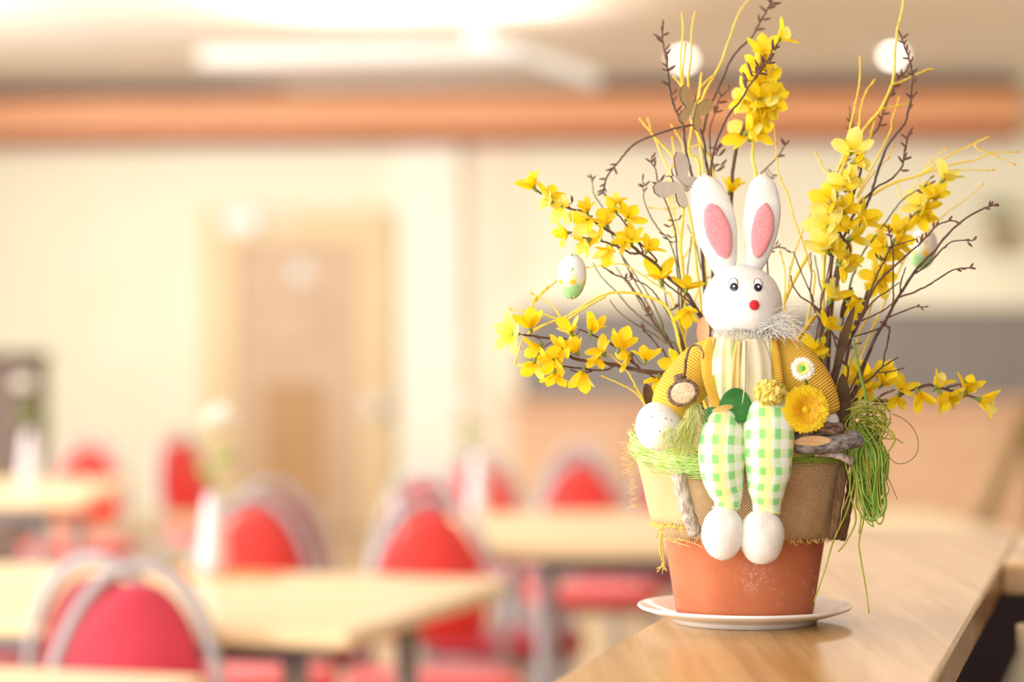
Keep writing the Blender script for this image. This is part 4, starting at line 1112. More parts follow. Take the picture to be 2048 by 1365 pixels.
daisy('white_daisy', 1605, 738, 2.022, (-.1, -1, .12), [(26, 25, 3.4, .15, -.1, m_wray, 0, 1), (24, 22, 3.2, .4, .1, m_wray, 1, 1), (18, 15, 2.6, .6, .3, m_ycent, 2, 1)], 5, m_gcent, 'small white daisy with green centre in front of the yellow sleeve', (1625, 800, 2.05), crad=6)
# pompon flower
cP = px(1540, 786, 2.028); kP = 2.028/FPX
t = empty('pompon_flower', cP, 'pale yellow ruffled pompon flower above the rabbit\'s knees', 'flower')
pmA = petal_mesh('petal', 16*kP, 9*kP, 1.0, .2, ovalp, -.5, 5, 4, m_pomp); pmB = petal_mesh('petal', 13*kP, 6*kP, 1.1, .4, ovalp, -.5, 5, 4, m_pompo)
for i in range(130):
    zz = 1-1.5*(i+.5)/130; a = i*2.39996; rr = math.sqrt(max(0, 1-zz*zz))
    dirv = Vector((rr*math.cos(a)*1.15, -zz, rr*math.sin(a)*.85)).normalized()
    M = Matrix.Translation(cP + Vector((dirv.x*25, dirv.y*16, dirv.z*18))*kP) @ frame_dir(dirv) @ Matrix.Rotation(random.uniform(0, 6.28), 4, 'Z') @ Matrix.Scale(random.uniform(.7, 1.0), 4)
    link('petal', pmB if i % 11 == 2 else pmA, None, t, mw=M)
v, f_, uv = blob(cP, 24*kP, 16*kP, 18*kP, seg=16, ring=10); mk('flower_core', v, f_, m_pomp, t)
v, f_, uv = tube([cP+Vector((0, .006, 0)), px(1545, 815, 2.06)], .0012, sides=6); mk('stem', v, f_, m_stem, t)
# green fabric leaves and beige leaf on the lap
def leafobj(x, y, d, L_, W_, ndir, ang, mt, name, label, cat='leaf', group=None, cup=.2):
    k = d/FPX
    pm = petal_mesh(name, L_*k, W_*k, .25, -.35, lambda q: math.sin(math.pi*min(.98, q*.96+.03))**.62, cup, 10, 6, mt)
    # give it thickness
    n = len(pm.vertices); vs = [vv.co.copy() for vv in pm.vertices]; fs = [tuple(p.vertices) for p in pm.polygons]
    M = Matrix.Translation(px(x, y, d)) @ frame_dir(ndir) @ Matrix.Rotation(ang, 4, 'Z')
    top = [M @ q for q in vs]; nn = (M.to_3x3() @ Vector((0, 0, 1)))*.0005
    v = top + [q-nn for q in top]; f = fs + [tuple(i+n for i in reversed(p)) for p in fs]
    return tag(mk(name, v, f, mt), label, cat, group)
leafobj(1440, 818, 2.034, 68, 36, (.1, -1, .2), R(8), m_gleaf, 'fabric_leaf', 'large dark green round leaf on the rabbit\'s lap')
leafobj(1452, 840, 2.034, 52, 19, (.1, -1, .4), R(166), m_gleaf, 'fabric_leaf', 'small dark green folded leaf above the left trouser leg')
leafobj(1502, 836, 2.033, 50, 13, (.1, -1, .6), R(172), m_gleaf, 'fabric_leaf', 'narrow dark green leaf tucked between the two trouser legs')
m_tan = mat('tan_petal', srgb(222, 188, 104), srgb(232, 200, 124), .7, 60, trans=.15)
leafobj(1424, 823, 2.022, 46, 6, (0, -1, .2), R(14), m_tan, 'dry_petal', 'tan pointed petal lying across the green lap leaves')
# dried pod with twig hook
m_podrim = mat('pod_rim', srgb(92, 66, 50), srgb(150, 122, 102), .9, 330, bump=1, bscale=420)
m_podface = mat('pod_face', srgb(206, 178, 142), srgb(236, 218, 188), .85, 260, bump=.6, bscale=420)
t = empty('dried_pod', px(1365, 790, 2.03), 'dried round seed pod with hooked brown stalk in front of the sleeve', 'seed pod')
cP = px(1366, 786, 2.030); kP = 2.03/FPX; Mp = Matrix.Translation(cP) @ frame_dir((-.12, -1, -.1)) @ Matrix.Rotation(R(22), 4, 'Z')
pv = [(.5, -16), (14, -15), (27, -8), (32, 0), (33, 4), (30, 6.5), (28, 5.5), (20, 7), (.5, 8)]
v, f_, uv = lathe(pv[:6], 0, 0, 32)
v = [Mp @ (Vector((q[0]*1.0, q[1]*.82, q[2]))*kP + Vector((noise.noise(Vector(q)*.15), noise.noise(Vector(q)*.15+Vector((3, 3, 3))), noise.noise(Vector(q)*.2)))*.0009) for q in v]
mk('pod_shell', v, f_, m_podrim, t)
v, f_, uv = lathe([(29, 4.5), (24, 7), (14, 8), (.5, 8.5)], 0, 0, 32)
v = [Mp @ (Vector((q[0], q[1]*.82, q[2]))*kP) for q in v]; mk('pod_face', v, f_, m_podface, t)
v, f_, uv = blob(px(1360, 757, 2.033), 14*kP, 10*kP, 10*kP, seg=14, ring=10, nz=.0012, nscale=250); mk('pod_neck', v, f_, m_podrim, t)
v, f_, uv = tube(catmull([px(1364, 760, 2.032), px(1370, 742, 2.03), (px(1371, 725, 2.028)), px(1375, 708, 2.027), px(1381, 694, 2.026), px(1392, 691, 2.024), px(1402, 697, 2.022), px(1407, 710, 2.022), px(1405, 718, 2.022)], 5), 3.6*kP, 1.5*kP, 7, bump=.15); mk('pod_stalk', v, f_, m_podrim, t)
# bark chips at the right
tb = empty('bark_chip', px(1640, 860, 2.06), 'brown curled bark chip under the yellow strawflower', 'bark')
stick('bark', [px(1588, 868, 2.05), px(1620, 862, 2.045), (px(1655, 858, 2.045)), px(1682, 862, 2.05)], .0062, m_barkd, tb, 12)
tb = empty('wood_chip', px(1650, 890, 2.06), 'grey split wood chip with pale cut face on the rim', 'wood')
stick('wood_body', [px(1584, 888, 2.048), px(1620, 892, 2.043), px(1665, 888, 2.044), px(1700, 882, 2.05), px(1716, 880, 2.055)], .0078, m_barkg, tb, 12)
pm = petal_mesh('cut_face', 76*2.035/FPX, 11*2.035/FPX, .05, -.05, lambda q: math.sin(math.pi*min(.97, q*.94+.04))**.6, .1, 10, 4)
M = Matrix.Translation(px(1588, 885, 2.0358)) @ frame_dir((0, -1, .45)) @ Matrix.Rotation(R(3), 4, 'Z')
n_ = len(pm.vertices); vs = [M @ vv.co for vv in pm.vertices]; fs = [tuple(p.vertices) for p in pm.polygons]
mk('cut_face', vs+[q+Vector((0, .004, -.001)) for q in vs], fs+[tuple(i+n_ for i in reversed(p)) for p in fs], m_sap, tb)
o = stick('rim_twig', [px(1630, 905, 2.058), px(1660, 908, 2.056), px(1685, 914, 2.056), px(1704, 924, 2.06)], .0036, m_bark, None, 8); tag(o, 'short pale bark twig jutting out below the grey wood chip', 'twig')
# yellow green feather beside the egg
m_feat = mat('lime_feather', srgb(232, 238, 130), srgb(246, 248, 190), .8, 60, trans=.35)
b = MB()
for i in range(330):
    k = random.random(); base = px(1395-22*k, 805+75*k, 2.036)
    e = px(1395-22*k+random.gauss(-6, 16), 805+75*k+random.uniform(18, 52), 2.03+random.uniform(-.006, .01))
    b.add(*tube(catmull([base, base.lerp(e, .5)+Vector((random.uniform(-.003, .003), -.002, .002)), e], 3), .0003, .00016, 4))
for i in range(150):
    base = px(random.uniform(1325, 1390), random.uniform(850, 885), 2.032); e = base + Vector((random.gauss(0, .007), random.uniform(-.004, .003), random.uniform(-.018, -.004)))
    b.add(*tube(catmull([base, base.lerp(e, .5)+Vector((0, -.002, .001)), e], 3), .0003, .00016, 4))
tag(b.build('feather', m_feat, None, True), 'fluffy yellow green feather between the white egg and trousers', 'feather', kind='stuff')
# dry leaves
m_dry = mat('dry_brown_leaf', srgb(70, 48, 22), srgb(104, 78, 38), .7, 50, trans=.1)
leafobj(1689, 862, 2.09, 118, 15, (-.2, -1, 0), R(92), m_dry, 'dry_leaf', 'upright dark brown dry leaf behind the bark chips')
leafobj(1668, 752, 2.12, 150, 9, (-.3, -1, 0), R(74), m_dry, 'dry_leaf', 'long narrow brown leaf standing among the right blossoms')
leafobj(1704, 575, 2.17, 70, 7, (-.3, -1, 0), R(-110), m_dry, 'dry_leaf', 'thin brown leaf stem rising behind the right blossom cluster')
leafobj(1297, 812, 2.075, 46, 11, (.3, -1, 0), R(95), m_dry, 'dry_leaf', 'small curled brown leaf behind the white egg')
m_peach = mat('peach_shard', srgb(244, 176, 136), srgb(248, 186, 148), .8, 60)
leafobj(1404, 692, 2.13, 60, 13, (.1, -1, 0), R(88), m_peach, 'peach_leaf', 'peach coloured leaf half hidden behind the rabbit\'s head')

# raffia bundle at the right
m_raf = mat('green_raffia', srgb(172, 180, 56), srgb(206, 212, 92), .55, 60, trans=.25)
m_raf2 = mat('bright_green_raffia', srgb(138, 194, 66), srgb(178, 218, 104), .55, 60, trans=.25)
rf = empty('raffia_bundle', px(1730, 860, 2.10), 'bundle of green raffia loops hanging at the right of the pot', 'raffia')
for mi, (mt, n) in enumerate(((m_raf, 34), (m_raf2, 24))):
    b = MB()
    for i in range(n):
        x0 = random.uniform(1704, 1752); x1 = random.uniform(1722, 1775); yb = random.uniform(985, 1054); d = 2.085+random.uniform(-.012, .02)
        if random.random() < .3: yb = random.uniform(930, 1000)
        w_ = random.uniform(-10, 10)
        P_ = [px(1722+random.uniform(-20, 20), 858+random.uniform(-10, 12), d+.01), px(x0-4+w_, 900, d), px(x0+2, 960, d), px((x0*.7+x1*.3)+4, yb-16, d-.002), px((x0+x1)/2+10, yb, d-.003), px(x1+4, yb-22, d), px(x1, 960, d+.002), px(x1-6+w_, 905, d+.004), px(1738+random.uniform(-16, 24), 862+random.uniform(-8, 10), d+.012)]
        b.add(*tube(catmull(P_, 5), random.uniform(.0005, .0010), None, 4))
    b.build('raffia_loops', mt, rf, True)['kind'] = 'stuff'
b = MB()
for i in range(60):
    a = random.uniform(0, 6.28); c = px(random.gauss(1734, 14), random.gauss(848, 12), 2.095+random.uniform(-.012, .012)); r_ = random.uniform(.006, .02)
    P_ = [c+Vector((math.cos(a+q)*r_*1.1, math.sin(q*2)*.004, math.sin(a+q)*r_*.75)) for q in (0, .8, 1.6, 2.4, 3.1)]
    b.add(*tube(catmull(P_, 4), random.uniform(.0004, .0008), None, 4))
b.build('raffia_tangle', m_raf, rf, True)['kind'] = 'stuff'
for P_ in ([(1706, 900), (1700, 980), (1712, 1040), (1692, 1085), (1676, 1105)], [(1718, 985), (1728, 1030), (1718, 1085), (1722, 1120), (1732, 1180), (1738, 1228)], [(1712, 950), (1695, 1020), (1668, 1080), (1650, 1140), (1628, 1205)],
           [(1715, 960), (1712, 1010), (1722, 1030), (1718, 1068)], [(1690, 925), (1700, 975), (1686, 1020)], [(1745, 850), (1775, 858), (1790, 880), (1768, 915), (1745, 945)], [(1740, 835), (1780, 870), (1806, 887)]):
    v, f_, uv = tube(catmull([px(x, y, 2.085) for x, y in P_], 6), .0009, .0006, 5); mk('raffia_strand', v, f_, m_raf, rf)
m_hairy = mat('fine_dry_strand', srgb(120, 96, 50), srgb(140, 116, 66), .7, 60)
for P_ in ([(1785, 828), (1812, 842), (1832, 868), (1836, 900), (1820, 922), (1795, 928), (1776, 912), (1770, 895)], [(1765, 938), (1780, 965), (1795, 1000)]):
    v, f_, uv = tube(catmull([px(x, y, 2.10) for x, y in P_], 6), .0004, .0003, 5); mk('raffia_strand', v, f_, m_hairy, rf)

# ================================================================== branches
CROP = {'a': (980, 320, 2.625), 'b': (1540, 200, 3.25), 'c': (1560, 560, 4.014), 'd': (1240, 0, 3.413), 'e': (1024, 0, 2.0), 'f': (1640, 0, 4.875), 'p': (0, 0, 1)}
def pts(s):
    """'a x,y x,y p x,y' -> photograph pixels; the letter names the enlarged crop the numbers were read in"""
    out = []; c = CROP['p']
    for tk in s.split():
        if tk in CROP: c = CROP[tk]
        else:
            x, y = tk.split(','); out.append((c[0]+float(x)/c[2], c[1]+float(y)/c[2]))
    return out
m_brown = mat('brown_twig', srgb(84, 58, 50), srgb(112, 80, 68), .75, 120, bump=.4)
m_dark = mat('dark_twig', srgb(70, 54, 46), srgb(100, 78, 62), .75, 120, bump=.4)
m_grn = mat('green_brown_twig', srgb(92, 92, 56), srgb(120, 116, 70), .75, 120, bump=.4)
m_yel = mat('yellow_twig', srgb(246, 210, 50), srgb(252, 224, 90), .65, 120, bump=.3)
m_bud = mat('brown_bud', srgb(104, 66, 56), srgb(132, 88, 74), .7, 160, bump=.3)
m_ybud = mat('yellow_bud', srgb(240, 186, 30), srgb(248, 204, 50), .65, 120)
def yellow_petal(name, base, tip):
    m = mat(name, base, None, .55, 60)
    nt = m.node_tree; nd, lk = nodes(m); b = nd['Principled BSDF']; out = nd['Material Output']
    uv = nd.new('ShaderNodeUVMap'); sp = nd.new('ShaderNodeSeparateXYZ'); lk.new(uv.outputs[0], sp.inputs[0])
    cr = nd.new('ShaderNodeValToRGB'); e = cr.color_ramp.elements; e[0].position = .15; e[0].color = base; e[1].position = 1.0; e[1].color = tip
    lk.new(sp.outputs[0], cr.inputs[0])
    st = nd.new('ShaderNodeMath'); st.operation = 'SINE'; lk.new(math_n(nt, 'MULTIPLY', sp.outputs[1], val=38), st.inputs[0])
    bp = nd.new('ShaderNodeBump'); bp.inputs['Strength'].default_value = .25; bp.inputs['Distance'].default_value = .0006; lk.new(st.outputs[0], bp.inputs['Height']); lk.new(bp.outputs[0], b.inputs['Normal'])
    lk.new(cr.outputs[0], b.inputs['Base Color'])
    t = nd.new('ShaderNodeBsdfTranslucent'); mx = nd.new('ShaderNodeMixShader'); mx.inputs[0].default_value = .5
    lk.new(cr.outputs[0], t.inputs['Color']); lk.new(b.outputs[0], mx.inputs[1]); lk.new(t.outputs[0], mx.inputs[2]); lk.new(mx.outputs[0], out.inputs['Surface'])
    return m
m_py = yellow_petal('bright_yellow_petal', srgb(252, 216, 14), srgb(253, 234, 50))
m_pp = yellow_petal('pale_lemon_petal', srgb(251, 230, 70), srgb(249, 244, 150))
m_calyx = mat('green_calyx', srgb(108, 130, 50), srgb(136, 152, 66), .7, 120)
PETS = {}
for i in range(4):
    for nm, mt in (('y', m_py), ('p', m_pp)):
        random.seed(40+i)
        PETS[nm, i] = petal_mesh('petal', 1.0, .29+.05*random.random(), 1.15, .15+.35*random.random(), lambda q: (.30+.70*math.sin(math.pi*min(1, .12+q*.80))**.9) if q < 1 else .48, random.uniform(-.45, .35), 6, 4, mt)
random.seed(11)
bm_v, bm_f, bm_uv = tube([Vector((0, 0, z)) for z in (0, .12, .4, .7, .92, 1)], 1, sides=6, rfun=lambda k: (.06, .12, .155, .13, .07, .015)[int(round(k*5))])
BUD = mesh_of('bud', bm_v, bm_f); BUD.materials.append(m_bud)
YBUD = mesh_of('bud', bm_v, bm_f); YBUD.materials.append(m_ybud)
cv, cf, cuv = tube([Vector((0, 0, z)) for z in (-.34, -.22, -.06, .02)], 1, sides=7, rfun=lambda k: (.045, .08, .12, .11)[int(round(k*3))])
CAL = mesh_of('flower', cv, cf); CAL.materials.append(m_calyx)

class Branch:
    def __init__(s, name, label, cat, group, mt, root, dtip=0.0, droot=.02):
        rx, ry, rd = root
        s.t = empty(name, px(rx, ry, rd), label, cat, group); s.mt = mt; s.root = root; s.dt = dtip; s.lines = []
    def stem(s, spec, r0=2.6, r1=1.2, dt=None, to_root=True, mt=None, name='stem', jig=.7):
        """spec runs tip -> base in pixels"""
        P = pts(spec)
        dt = s.dt if dt is None else dt
        if to_root: P = P + [s.root[:2]]
        L = [0]
        for i in range(1, len(P)): L.append(L[-1]+math.hypot(P[i][0]-P[i-1][0], P[i][1]-P[i-1][1]))
        if to_root: dep = [D0+dt + (s.root[2]-D0-dt)*(l/L[-1])**1.3 for l in L]
        else: dep = [D0+dt]*len(P)
        if not to_root and s.lines:     # a side twig meets the stem it grows from
            bx, by = P[-1]
            near = min((q for ln in s.lines for q in ln), key=lambda q: (q[0]-bx)**2+(q[1]-by)**2)
            dep = [D0+dt + (near[2]-D0-dt)*(l/L[-1])**1.3 for l in L]
            if math.hypot(near[0]-bx, near[1]-by) < 40: P.append(near[:2]); dep.append(near[2])
        C = catmull([Vector((x, y, d)) for (x, y), d in zip(P, dep)], 5)
        s.lines.append([tuple(c) for c in C])
        W = []
        for i, c in enumerate(C):
            j = jig if 0 < i < len(C)-1 else 0
            W.append(px(c.x+random.uniform(-j, j), c.y+random.uniform(-j, j), c.z))
        k = D0/FPX
        n = len(W)
        v, f, uv = tube(W, r1*k, r0*k, 6, bump=.10)
        mk(name, v, f, mt or s.mt, s.t, uv)
        return s
    def near(s, x, y, idx=None):
        best = None
        for ln in s.lines:
            for i, q in enumerate(ln):
                dd = (q[0]-x)**2+(q[1]-y)**2
                if best is None or dd < best[0]: best = (dd, i, ln)
        _, i, ln = best
        tip = Vector((ln[max(i-1, 0)][0]-ln[min(i+1, len(ln)-1)][0], ln[max(i-1, 0)][1]-ln[min(i+1, len(ln)-1)][1]))
        if tip.length: tip.normalize()
        return ln[i], tip
    def bud_at(s, x, y, L_=17, mesh=None, W_=1.0):
        q, tip = s.near(x, y)
        o = Vector((x-q[0], y-q[1])); ln = o.length
        if ln > .5: o.normalize()
        di = (o*min(1, ln/5)+tip*.75)
        if di.length < .1: di = Vector((0, -1))
        di.normalize()
        st = Vector((x, y)) - di*L_*.5
        if ln < 8: st = Vector((q[0], q[1]))
        # stay attached: start between the stem and the bud
        k = q[2]/FPX
        base = px(st.x, st.y, q[2])
        if (st-Vector(q[:2])).length > 2:
            v, f, uv = tube([px(*q), base], .9*k, sides=5); mk('bud_stalk', v, f, s.mt, s.t)
        d3 = Vector((di.x, random.uniform(-.5, .25), -di.y)).normalized()
        M = Matrix.Translation(base) @ frame_dir(d3) @ Matrix.Diagonal((L_*k*1.0*W_, L_*k*1.0*W_, L_*k, 1))
        link('bud', mesh or BUD, None, s.t, mw=M)
    def buds(s, spec, L_=17, mesh=None, W_=1.0):
        for x, y in pts(spec): s.bud_at(x, y, L_*random.uniform(.85, 1.15), mesh, W_)
        return s
    def auto(s, li, k0, k1, n, L_=15, off=6, mesh=None, W_=1.0):
        ln = s.lines[li]
        for i in range(n):
            q = ln[int((k0+(k1-k0)*(i+.3)/n)*(len(ln)-1))]; sd = 1 if i % 2 else -1
            s.bud_at(q[0]+sd*off*random.uniform(.6, 1.2), q[1]-off*.4, L_*random.uniform(.8, 1.15), mesh, W_)
        return s
    def knots(s, n=4, mesh=None, L_=9):
        """little nodes and tip buds along yellow twigs"""
        for ln in s.lines:
            s._bud_tip(ln, L_+2)
            for i in range(n):
                q = ln[int(random.uniform(.08, .6)*(len(ln)-1))]
                s.bud_at(q[0]+random.uniform(-2, 2), q[1], L_, YBUD, 1.2)
        return s
    def _bud_tip(s, ln, L_):
        k = ln[0][2]/FPX; d = (px(*ln[0])-px(*ln[1])).normalized()
        M = Matrix.Translation(px(*ln[0])-d*L_*.3*k) @ frame_dir(d) @ Matrix.Diagonal((L_*k*1.3, L_*k*1.3, L_*k, 1))
        link('bud', YBUD, None, s.t, mw=M)
    def flowers(s, spec):
        """spec: list of (crop, x, y, direction deg or None, facing 0..1, size px, kind)"""
        for (c, x, y, ang, fc, sz, kd) in spec:
            (X, Y), = pts('%s %s,%s' % (c, x, y))
            q, tip = s.near(X, Y)
            dv = Vector((X-q[0], Y-q[1]))
            if ang is None:
                ang_ = math.atan2(-dv.y, dv.x) if dv.length > 9 else random.uniform(.5, 2.4)
            else: ang_ = R(ang)
            el = fc*1.35
            ax = Vector((math.cos(ang_)*math.cos(el), -math.sin(el), math.sin(ang_)*math.cos(el)))
            d = q[2]-.006-random.uniform(0, .008)
            k = d/FPX; L_ = sz*.61*k
            c3 = px(X, Y, d); base = c3 - ax*L_*.45
            M = Matrix.Translation(base) @ frame_dir(ax) @ Matrix.Rotation(random.uniform(0, 6.28), 4, 'Z')
            fl = link('flower', CAL, None, s.t, mw=M @ Matrix.Scale(L_*1.15, 4))
            n = 5 if random.random() < .75 else 4
            op = random.uniform(-.18, .25)
            for i in range(n):
                a = 2*math.pi*(i+random.uniform(-.12, .12))/n
                Mp = M @ Matrix.Rotation(a, 4, 'Z') @ Matrix.Translation((L_*.06, 0, 0)) @ Matrix.Rotation(op+random.uniform(-.22, .22), 4, 'Y') @ Matrix.Rotation(random.uniform(-.25, .25), 4, 'X') @ Matrix.Scale(L_*random.uniform(1.0, 1.22), 4)
                link('petal', PETS['p' if (kd == 'p' or (kd == 'm' and i % 2)) else 'y', random.randrange(4)], None, fl, mw=Mp)
            st = base - ax*L_*.35; q3 = px(*q)
            if (st-q3).length > .002:
                v, f, uv = tube(catmull([q3, q3.lerp(st, .6)-ax*(st-q3).length*.15, st], 4), 1.1*k, .9*k, 5); mk('stalk', v, f, s.mt, s.t)
        return s
RL = (1452, 905, 2.185); RL2 = (1432, 905, 2.165); RR = (1640, 905, 2.165); RR2 = (1662, 905, 2.185); RM = (1560, 905, 2.20); RM2 = (1500, 905, 2.205)
GB = 'dark budded twigs in the arrangement'; GY = 'yellow twigs in the arrangement'; GF = 'forsythia branches in the arrangement'
def brown(label, root, dt=0.0, mt=None): return Branch('budded_twig', label, 'twig', GB, mt or m_brown, root, dt)
def yellow(label, root, dt=0.0): return Branch('yellow_twig', label, 'twig', GY, m_yel, root, dt)
def forsythia(label, root, dt=0.0): return Branch('forsythia_branch', label, 'branch', GF, m_brown, root, dt)

# ---- brown twigs, left half
b_ = brown('dark budded twig ending before the left ceiling spot above the beige butterfly', RL, .02, m_dark)
b_.stem('d 292,165 290,260 300,330 320,420 330,520 335,590 360,700 400,800 432,860 440,960 470,1120 500,1250 p 1402,480 1412,620 1428,760', 3.4, 1.6)
b_.buds('d 250,245 305,250 275,290 328,322 338,375 300,455 350,485 310,490 300,565 325,430 292,180 286,220 318,400 372,650 385,690 405,740 415,820', 17)
b_ = brown('tall dark budded twig leaving the picture at the top edge', RL, .05, m_dark)
b_.stem('d 1045,-60 1035,0 985,100 935,185 900,250 800,350 740,440 690,560 640,670 600,760 575,860 560,960 590,1120 640,1300 p 1440,470 1448,620', 3.2, 1.7)
b_.buds('d 1015,20 1078,22 1030,65 978,80 1005,130 960,200 945,155 1040,40 1030,-10', 18)
b_ = brown('dark budded twig crossing in front of the topmost yellow blossoms', RL, -.02)
b_.stem('d 1050,310 1000,430 950,500 880,590 820,690 750,770 700,870 650,990 630,1080 620,1160 p 1428,420 1432,560 1440,700', 3.0, 1.6)
b_.buds('d 1035,320 1062,340 975,400 1020,445 940,450 965,518 910,550 880,455 850,520 918,500 850,570 890,490 930,430 960,445 930,525', 19)
b_ = brown('brown budded twig between the beige butterfly and the topmost blossoms', RL, .04)
b_.stem('d 740,615 690,660 660,720 640,790 615,870 612,960 622,1080 640,1200 p 1436,520 1444,680', 2.2, 1.2)
b_.buds('d 722,628 665,650 702,698 650,770 682,760 690,668 730,600 640,770 685,990 660,1040 700,1040 710,1110 650,1150 690,1150 675,1010', 17)
b_ = brown('dark twig arching to the left with budded drooping tip', RL2, .03, m_dark)
b_.stem('a 595,170 610,100 640,50 680,5 d 50,1030 120,975 220,930 340,885 480,855 540,872 575,980 585,1100 610,1250 p 1424,480 1426,640', 3.0, 1.6)
b_.buds('a 650,15 625,45 660,60 600,90 585,125 605,140 580,168 600,165 640,40 590,150', 15)
b_ = brown('slender budded twig just left of the grey butterfly', RL2, .01)
b_.stem('d 222,1060 215,1110 240,1150 255,1230 275,1270 a 893,150 930,240 960,320 975,400 985,520 1000,640 1010,800 1015,950', 2.3, 1.2)
b_.buds('d 190,1110 245,1130 290,1215 250,1265 225,1078 235,1105', 16).buds('a 925,345 945,330 938,400 950,430 1000,300', 13)
b_ = brown('green stemmed budded twig second to the left of the grey butterfly', RL2, .03, m_grn)
b_.stem('a 800,95 805,155 810,215 840,290 890,370 930,410 955,460 975,530 985,600 990,720 1000,850 1010,970', 2.2, 1.1)
b_.buds('a 785,150 825,125 812,170 803,108 790,140 830,120 910,395 925,420', 14)
b_ = brown('green stemmed twig with a single bud tuft above the left blossoms', RL2, .04, m_grn)
b_.stem('a 535,95 540,155 555,195 590,250 620,340 650,420 690,500 740,600 790,690 850,800 900,900 960,1000', 2.2, 1.1)
b_.buds('a 525,100 547,104 537,122 530,92', 12)
b_ = brown('forking brown twig with bud clusters among the left blossoms', RL2, 0.0)
b_.stem('a 600,565 650,600 710,625 760,690 800,740 830,800 870,870 920,940 970,1020', 3.0, 1.5)
b_.stem('a 770,635 830,665 880,720 920,780 960,850 990,920 1010,1000', 2.4, 1.3, .01)
b_.stem('a 790,872 840,930 890,990 930,1040', 2.2, 1.2, -.02)
b_.buds('a 605,570 650,598 738,600 755,625 720,622 745,612 840,795 828,825 850,832 835,780 815,885 822,912 848,935 805,875 975,768 990,760', 12, None, 1.3)
for (spec, rt), lb in zip((('a 540,540 590,620 660,690 740,780 820,850 900,920 960,990', .03), ('a 630,735 660,780 730,840 800,885 850,910 920,960 990,1005', .0), ('a 690,500 740,570 800,660 860,760 900,850 920,930 960,1010', .02), ('a 660,560 700,620 760,700 820,800 890,890 950,970', .05), ('a 1035,340 1080,440 1100,540 1130,640 1140,780', .05), ('a 1060,400 1045,520 1030,640 1010,780 1000,920', .03), ('a 910,640 930,760 960,860 1000,960', .02)), ('thin bare green stem whose tip is just right of the left hanging egg', 'lowest thin bare stem right of the left hanging egg', 'thin bare stem rising to the middle blossoms left of the rabbit', 'thin bare stem crossing the budded fork left of the rabbit',
        'thin bare stem close beside the base of the rabbit\'s left ear', 'thin bare stem running down just left of the rabbit\'s cheek', 'thin bare stem behind the largest single blossom left of the rabbit')):
    Branch('bare_stem', lb, 'stem', 'bare stems on the left', m_grn, RL2, rt).stem(spec, 2.3, 1.1)
b_ = brown('short twig with red brown buds right of the rabbit\'s ears', RM, .05)
b_.stem('d 1130,985 1100,1040 1060,1090 990,1160 960,1200 p 1520,400 1518,500', 2.0, 1.2).buds('d 1105,965 1095,1075 1125,1000 1110,985 1060,1200 1040,1215', 14)
b_ = brown('tiny forked bud twig touching the outside of the rabbit\'s ear', RM, .03)
b_.stem('b 125,990 90,965 40,960 0,985 p 1535,530', 2.2, 1.1).buds('b 45,930 70,960 110,975 20,995 50,940', 12)

# ---- brown twigs, right half
b_ = brown('tall dark budded twig rising past the right ceiling spot', RR, .02, m_dark)
b_.stem('f 790,340 815,440 850,530 885,640 900,760 890,880 880,1000 855,1100 830,1190 760,1290 b 770,290 730,380 690,500 660,600 620,700 580,790 530,900 480,1020 440,1180 400,1340', 3.4, 1.7)
b_.buds('f 790,360 825,380 780,430 832,435 850,515 868,545 840,590 900,600 935,710 935,800 925,920 848,955 905,780 890,690 880,740 895,980 860,1080 880,1060', 15)
b_ = brown('dark budded twig just inside the tall one by the right spot', RR, .06, m_dark)
b_.stem('f 840,690 760,770 720,860 660,970 625,1070 590,1180 560,1260 500,1340 b 600,380 540,520 490,700 440,900 400,1100', 3.0, 1.6)
b_.buds('f 830,690 775,715 800,755 740,755 735,865 690,950 620,1090 635,1130 580,1165 625,1215 690,930 720,870 760,770', 15)
b_ = brown('short budded twig tip showing above the right blossom cluster', RR, .05, m_dark)
b_.stem('f 290,1065 292,1130 290,1200 300,1270 b 470,380 450,520 430,700 400,900 390,1100', 2.2, 1.1).buds('f 290,1080 325,1155 270,1185 310,1245 265,1275', 12)
b_.buds('b 510,390 495,430 520,440 465,400 390,460 375,500 400,500 515,620 285,880', 11)
b_ = brown('red brown budded twig bending up right of the blossom cluster', RR, 0.0)
b_.stem('b 903,205 885,290 870,370 855,440 780,520 690,570 600,660 560,720 490,860 450,1000 420,1180 400,1340', 2.8, 1.5)
b_.buds('b 902,225 886,290 876,340 896,380 848,405 880,460 893,250 870,310 880,260 905,240 870,390', 16)
b_ = brown('large forked brown twig spreading far to the right with four budded tips', RR2, -.03)
b_.stem('b 1450,685 1380,710 1290,760 1210,820 1140,890 1060,990 960,1090 860,1240 800,1340 c 840,340 770,450 700,620 650,760 590,900 560,960', 4.6, 1.6)
b_.stem('b 1320,915 1190,920 1110,980 1060,1040 960,1120', 2.0, 1.2, -.02, False)
b_.stem('b 1300,1092 1190,1105 1070,1180 960,1240 850,1280', 2.2, 1.3, -.04, False)
b_.stem('c 1165,218 1080,218 1000,250 860,300', 2.0, 1.2, -.04, False)
b_.stem('b 880,1090 850,1200 850,1260', 1.8, 1.2, -.03, False)
b_.stem('c 825,690 845,580 870,470 878,390 830,360', 2.4, 1.6, -.05, False)
b_.stem('c 590,455 700,425 800,390', 1.8, 1.4, -.04, False)
b_.buds('b 1415,680 1460,690 1430,665 1405,712 1470,680 1320,890 1270,910 1300,942 1325,900 1290,1090 1225,1118 1245,1100 1300,1095 1130,965', 12, None, 1.25)
b_.buds('c 1092,208 1128,242 1162,215 795,352 825,372 858,380 865,372 810,345 770,440', 9, None, 1.4)
b_ = brown('brown twig with small round buds crossing before the right hanging egg', RR, -.02)
